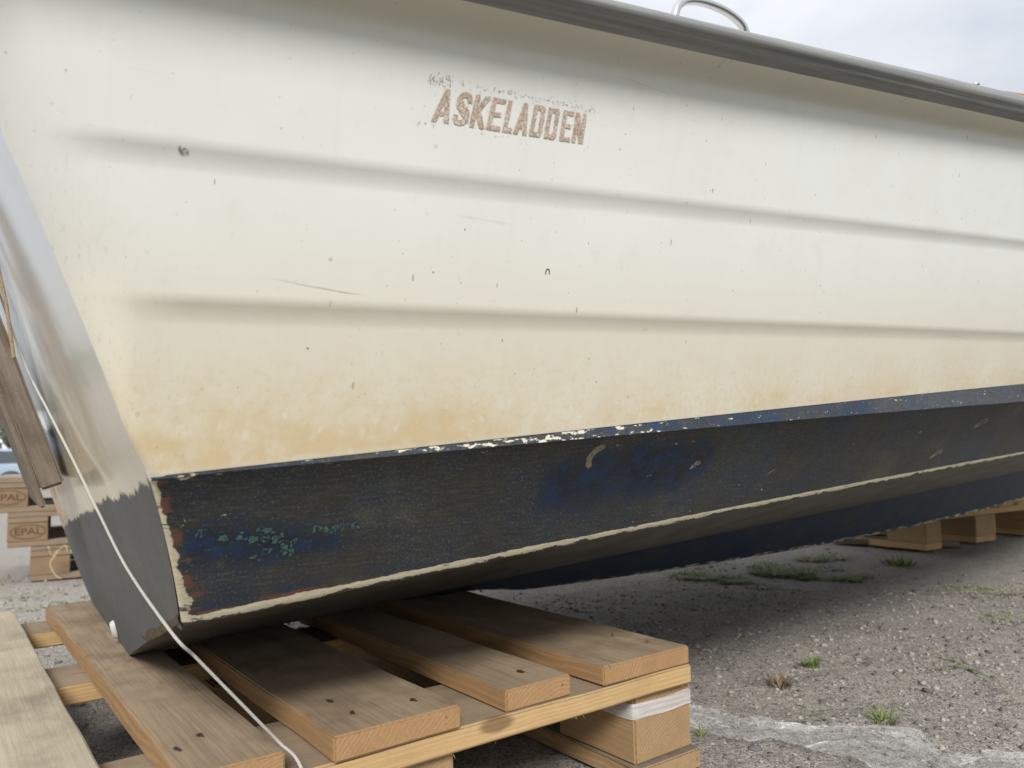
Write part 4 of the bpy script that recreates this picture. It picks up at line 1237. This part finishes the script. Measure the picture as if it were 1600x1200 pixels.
vehicle('parked_car', 'pale silver-blue hatchback parked in the yard behind the pallet stack', 'car', (-18.72, 26.5, cz), math.radians(213), m_paint,
    [(-2.08, .80, .84, .70, .55), (-2.02, .92, 1.05, .82, .60), (-1.75, .95, 1.36, .87, .60), (-1.35, .95, 1.44, .885, .62), (-.2, .93, 1.475, .89, .63), (.5, .92, 1.44, .89, .62), (1.15, .92, 1.0, .885, .70), (1.75, .84, .88, .86, .64), (2.08, .70, .72, .76, .55), (2.16, .56, .58, .66, .5)],
    (-1.28, 1.30), .315, (-1.7, .85), (.5, 1.15), (-2.02, -1.75))
vz = gz(-25.3, 36.2)
vehicle('parked_van', 'white van parked behind the silver-blue car', 'van', (-25.3, 36.2, vz), math.radians(36), m_vanp,
    [(-2.4, 1.2, 2.0, .88, .72), (-2.36, 1.25, 2.26, .93, .78), (-1.2, 1.25, 2.34, .95, .80), (.6, 1.25, 2.34, .95, .80), (1.1, 1.22, 2.26, .95, .78), (1.85, 1.14, 1.26, .93, .76), (2.35, .96, 1.0, .88, .7), (2.45, .7, .72, .8, .6)],
    (-1.5, 1.5), .33, (.3, 1.2), (1.1, 1.85), (-9, -8))

# ---------------------------------------------------------------- trees
def tree_mesh(seed, H, R):
    rr = random.Random(seed); V, F = [], []
    def limb(pts, r0, r1):
        n = len(pts); v, f = tube_mesh(pts, [r0 + (r1 - r0) * i / (n - 1) for i in range(n)], 8); b = len(V); V.extend(v); F.extend([tuple(b + q for q in g) for g in f])
    limb(smooth_path([(0, 0, -.3), (rr.uniform(-.1, .1), .05, H * .3), (rr.uniform(-.3, .3), .1, H * .6), (0, 0, H * .9)], 4), .20, .03)
    cl = []
    for k in range(15):
        a = rr.uniform(0, 2 * PI); z0 = H * rr.uniform(.18, .7); l = R * rr.uniform(.5, 1.) * (1.1 - z0 / H * .6)
        tip = np.array([math.cos(a) * l, math.sin(a) * l, z0 + rr.uniform(.3, 1.) * l * .7])
        limb(smooth_path([(0, 0, z0), tuple(tip * .5 + np.array([0, 0, z0 * .5 + .1])), tuple(tip)], 3), .06, .015); cl.append((tip, R * rr.uniform(.28, .48)))
    for k in range(10):
        a = rr.uniform(0, 2 * PI); q = rr.random() * R * .6; cl.append((np.array([math.cos(a) * q, math.sin(a) * q, H * rr.uniform(.45, .98)]), R * rr.uniform(.25, .45)))
    LV, LF, LT = [], [], []
    for c, r in cl:
        tn = rr.uniform(0, 1)
        for _ in range(260):
            d = np.array([rr.gauss(0, 1), rr.gauss(0, 1), rr.gauss(0, .8)]); d = d / np.linalg.norm(d) * r * rr.uniform(.35, 1.08)
            p = c + d; n1 = np.array([rr.gauss(0, 1), rr.gauss(0, 1), rr.gauss(0, 1)]); n1 /= np.linalg.norm(n1); n2 = np.cross(n1, [.3, .5, .8]); n2 /= np.linalg.norm(n2)
            s = rr.uniform(.05, .11); b = len(LV)
            LV += [p - n1 * s, p + n2 * s * .55, p + n1 * s, p - n2 * s * .55]; LF.append((b, b + 1, b + 2, b + 3)); t = min(1, max(0, tn * .6 + rr.random() * .4)); LT += [t] * 4
    return V, F, LV, LF, LT
protos = [tree_mesh(5, 6.5, 3.0), tree_mesh(9, 8.5, 3.4)]
tm = []
for V, F, LV, LF, LT in protos:
    t = bpy.data.objects.new('tree', None); link(t)
    mesh_obj('trunk', V, F, m_bark, t); mesh_obj('crown', LV, LF, m_leaf, t, False, None, None, {'tone': LT}); tm.append(t)
TG = 'trees along the far edge of the yard'
spots = [(-29.5, 45, 0, .62), (-24, 47.5, 1, .52), (-35, 41, 1, .55), (-18, 49, 0, .6), (-10, 50, 1, .5), (-41, 34, 0, .6), (-2, 51, 0, .6), (7, 50, 1, .5), (16, 49, 0, .55), (-32.0, 43.2, 0, .5)]
used = [False, False]
def dup(root):
    r = root.copy(); COL.objects.link(r)
    for ch in list(root.children):
        c = ch.copy(); COL.objects.link(c); c.parent = r
    return r
for i, (x, y, k, sc_) in enumerate(spots):
    o = tm[k] if not used[k] else dup(tm[k]); used[k] = True
    o.location = (x, y, gz(x, y)); o.rotation_euler = (0, 0, i * 1.7); o.scale = (sc_,) * 3
    o.empty_display_size = .3
    tag(o, 'leafy green tree at the far edge of the yard, behind the vehicles', 'tree', TG)

# ---------------------------------------------------------------- sky, sun, camera
SUN_AZ, SUN_EL = math.radians(SUN_A), math.radians(SUN_E)         # azimuth measured from +Y towards +X
w = bpy.data.worlds.new('World'); scene.world = w; w.use_nodes = True
nt = w.node_tree; N = nt.nodes; Lk = nt.links
bg = N['Background']; bg.inputs['Strength'].default_value = SKY_STRENGTH
sky = N.new('ShaderNodeTexSky'); sky.sky_type = 'NISHITA'; sky.sun_disc = False
sky.sun_elevation = SUN_EL; sky.sun_rotation = SUN_AZ
tc = N.new('ShaderNodeTexCoord'); mp = N.new('ShaderNodeMapping'); mp.inputs['Scale'].default_value = (1, 1, 2.4); Lk.new(tc.outputs['Generated'], mp.inputs[0])
nz = N.new('ShaderNodeTexNoise'); nz.inputs['Scale'].default_value = 2.2; nz.inputs['Detail'].default_value = 6; nz.inputs['Roughness'].default_value = .58; nz.inputs['Distortion'].default_value = .4; Lk.new(mp.outputs[0], nz.inputs['Vector'])
# an overcast sky is brightest overhead and dims towards the horizon
sx = N.new('ShaderNodeSeparateXYZ'); Lk.new(tc.outputs['Generated'], sx.inputs[0])
gr_ = N.new('ShaderNodeMapRange'); Lk.new(sx.outputs[2], gr_.inputs[0])
gr_.inputs[1].default_value = 0; gr_.inputs[2].default_value = 1; gr_.inputs[3].default_value = SKY_LO; gr_.inputs[4].default_value = SKY_HI
rp = N.new('ShaderNodeValToRGB'); Lk.new(nz.outputs[0], rp.inputs[0])
rp.color_ramp.elements[0].position = .34; rp.color_ramp.elements[0].color = tuple(c * CLOUD for c in (.72, .75, .815)) + (1,)
rp.color_ramp.elements[1].position = .66; rp.color_ramp.elements[1].color = tuple(c * CLOUD for c in (1.0, 1.015, 1.04)) + (1,)
mx = N.new('ShaderNodeMix'); mx.data_type = 'RGBA'; mx.inputs[0].default_value = .93
Lk.new(sky.outputs[0], mx.inputs[6]); ml = N.new('ShaderNodeMix'); ml.data_type = 'RGBA'; ml.blend_type = 'MULTIPLY'; ml.inputs[0].default_value = 1.
Lk.new(rp.outputs[0], ml.inputs[6]); Lk.new(gr_.outputs[0], ml.inputs[7]); Lk.new(ml.outputs[2], mx.inputs[7]); Lk.new(mx.outputs[2], bg.inputs['Color'])
sd = bpy.data.lights.new('sun', 'SUN'); sd.energy = SUN_STRENGTH; sd.angle = math.radians(SUN_ANGLE); sd.color = (1, .97, .92)
so = bpy.data.objects.new('sun', sd); link(so)
dv = Vector((math.sin(SUN_AZ) * math.cos(SUN_EL), math.cos(SUN_AZ) * math.cos(SUN_EL), math.sin(SUN_EL)))
so.rotation_euler = dv.to_track_quat('Z', 'Y').to_euler(); so.location = (0, -3, 6)

cam = bpy.data.cameras.new('camera'); co = bpy.data.objects.new('camera', cam); link(co)
cam.sensor_width = 36; cam.sensor_fit = 'HORIZONTAL'; cam.lens = 1205. / 1600 * 36
cam.clip_start = .02; cam.clip_end = 2000
pt, rl = math.radians(4.8), math.radians(1.15)
fw = Vector((0, math.cos(pt), math.sin(pt))); up0 = Vector((0, -math.sin(pt), math.cos(pt))); r0 = Vector((1, 0, 0))
rt = r0 * math.cos(rl) - up0 * math.sin(rl); up_ = r0 * math.sin(rl) + up0 * math.cos(rl)
co.matrix_world = Matrix(((rt.x, up_.x, -fw.x, 0), (rt.y, up_.y, -fw.y, 0), (rt.z, up_.z, -fw.z, .382), (0, 0, 0, 1)))
cam.dof.use_dof = True; cam.dof.focus_distance = .80; cam.dof.aperture_fstop = 9.0
scene.camera = co
scene.view_settings.view_transform = 'Standard'; scene.view_settings.look = 'None'
scene.view_settings.exposure = EXPO; scene.view_settings.gamma = 1
scene.cycles.max_bounces = 6
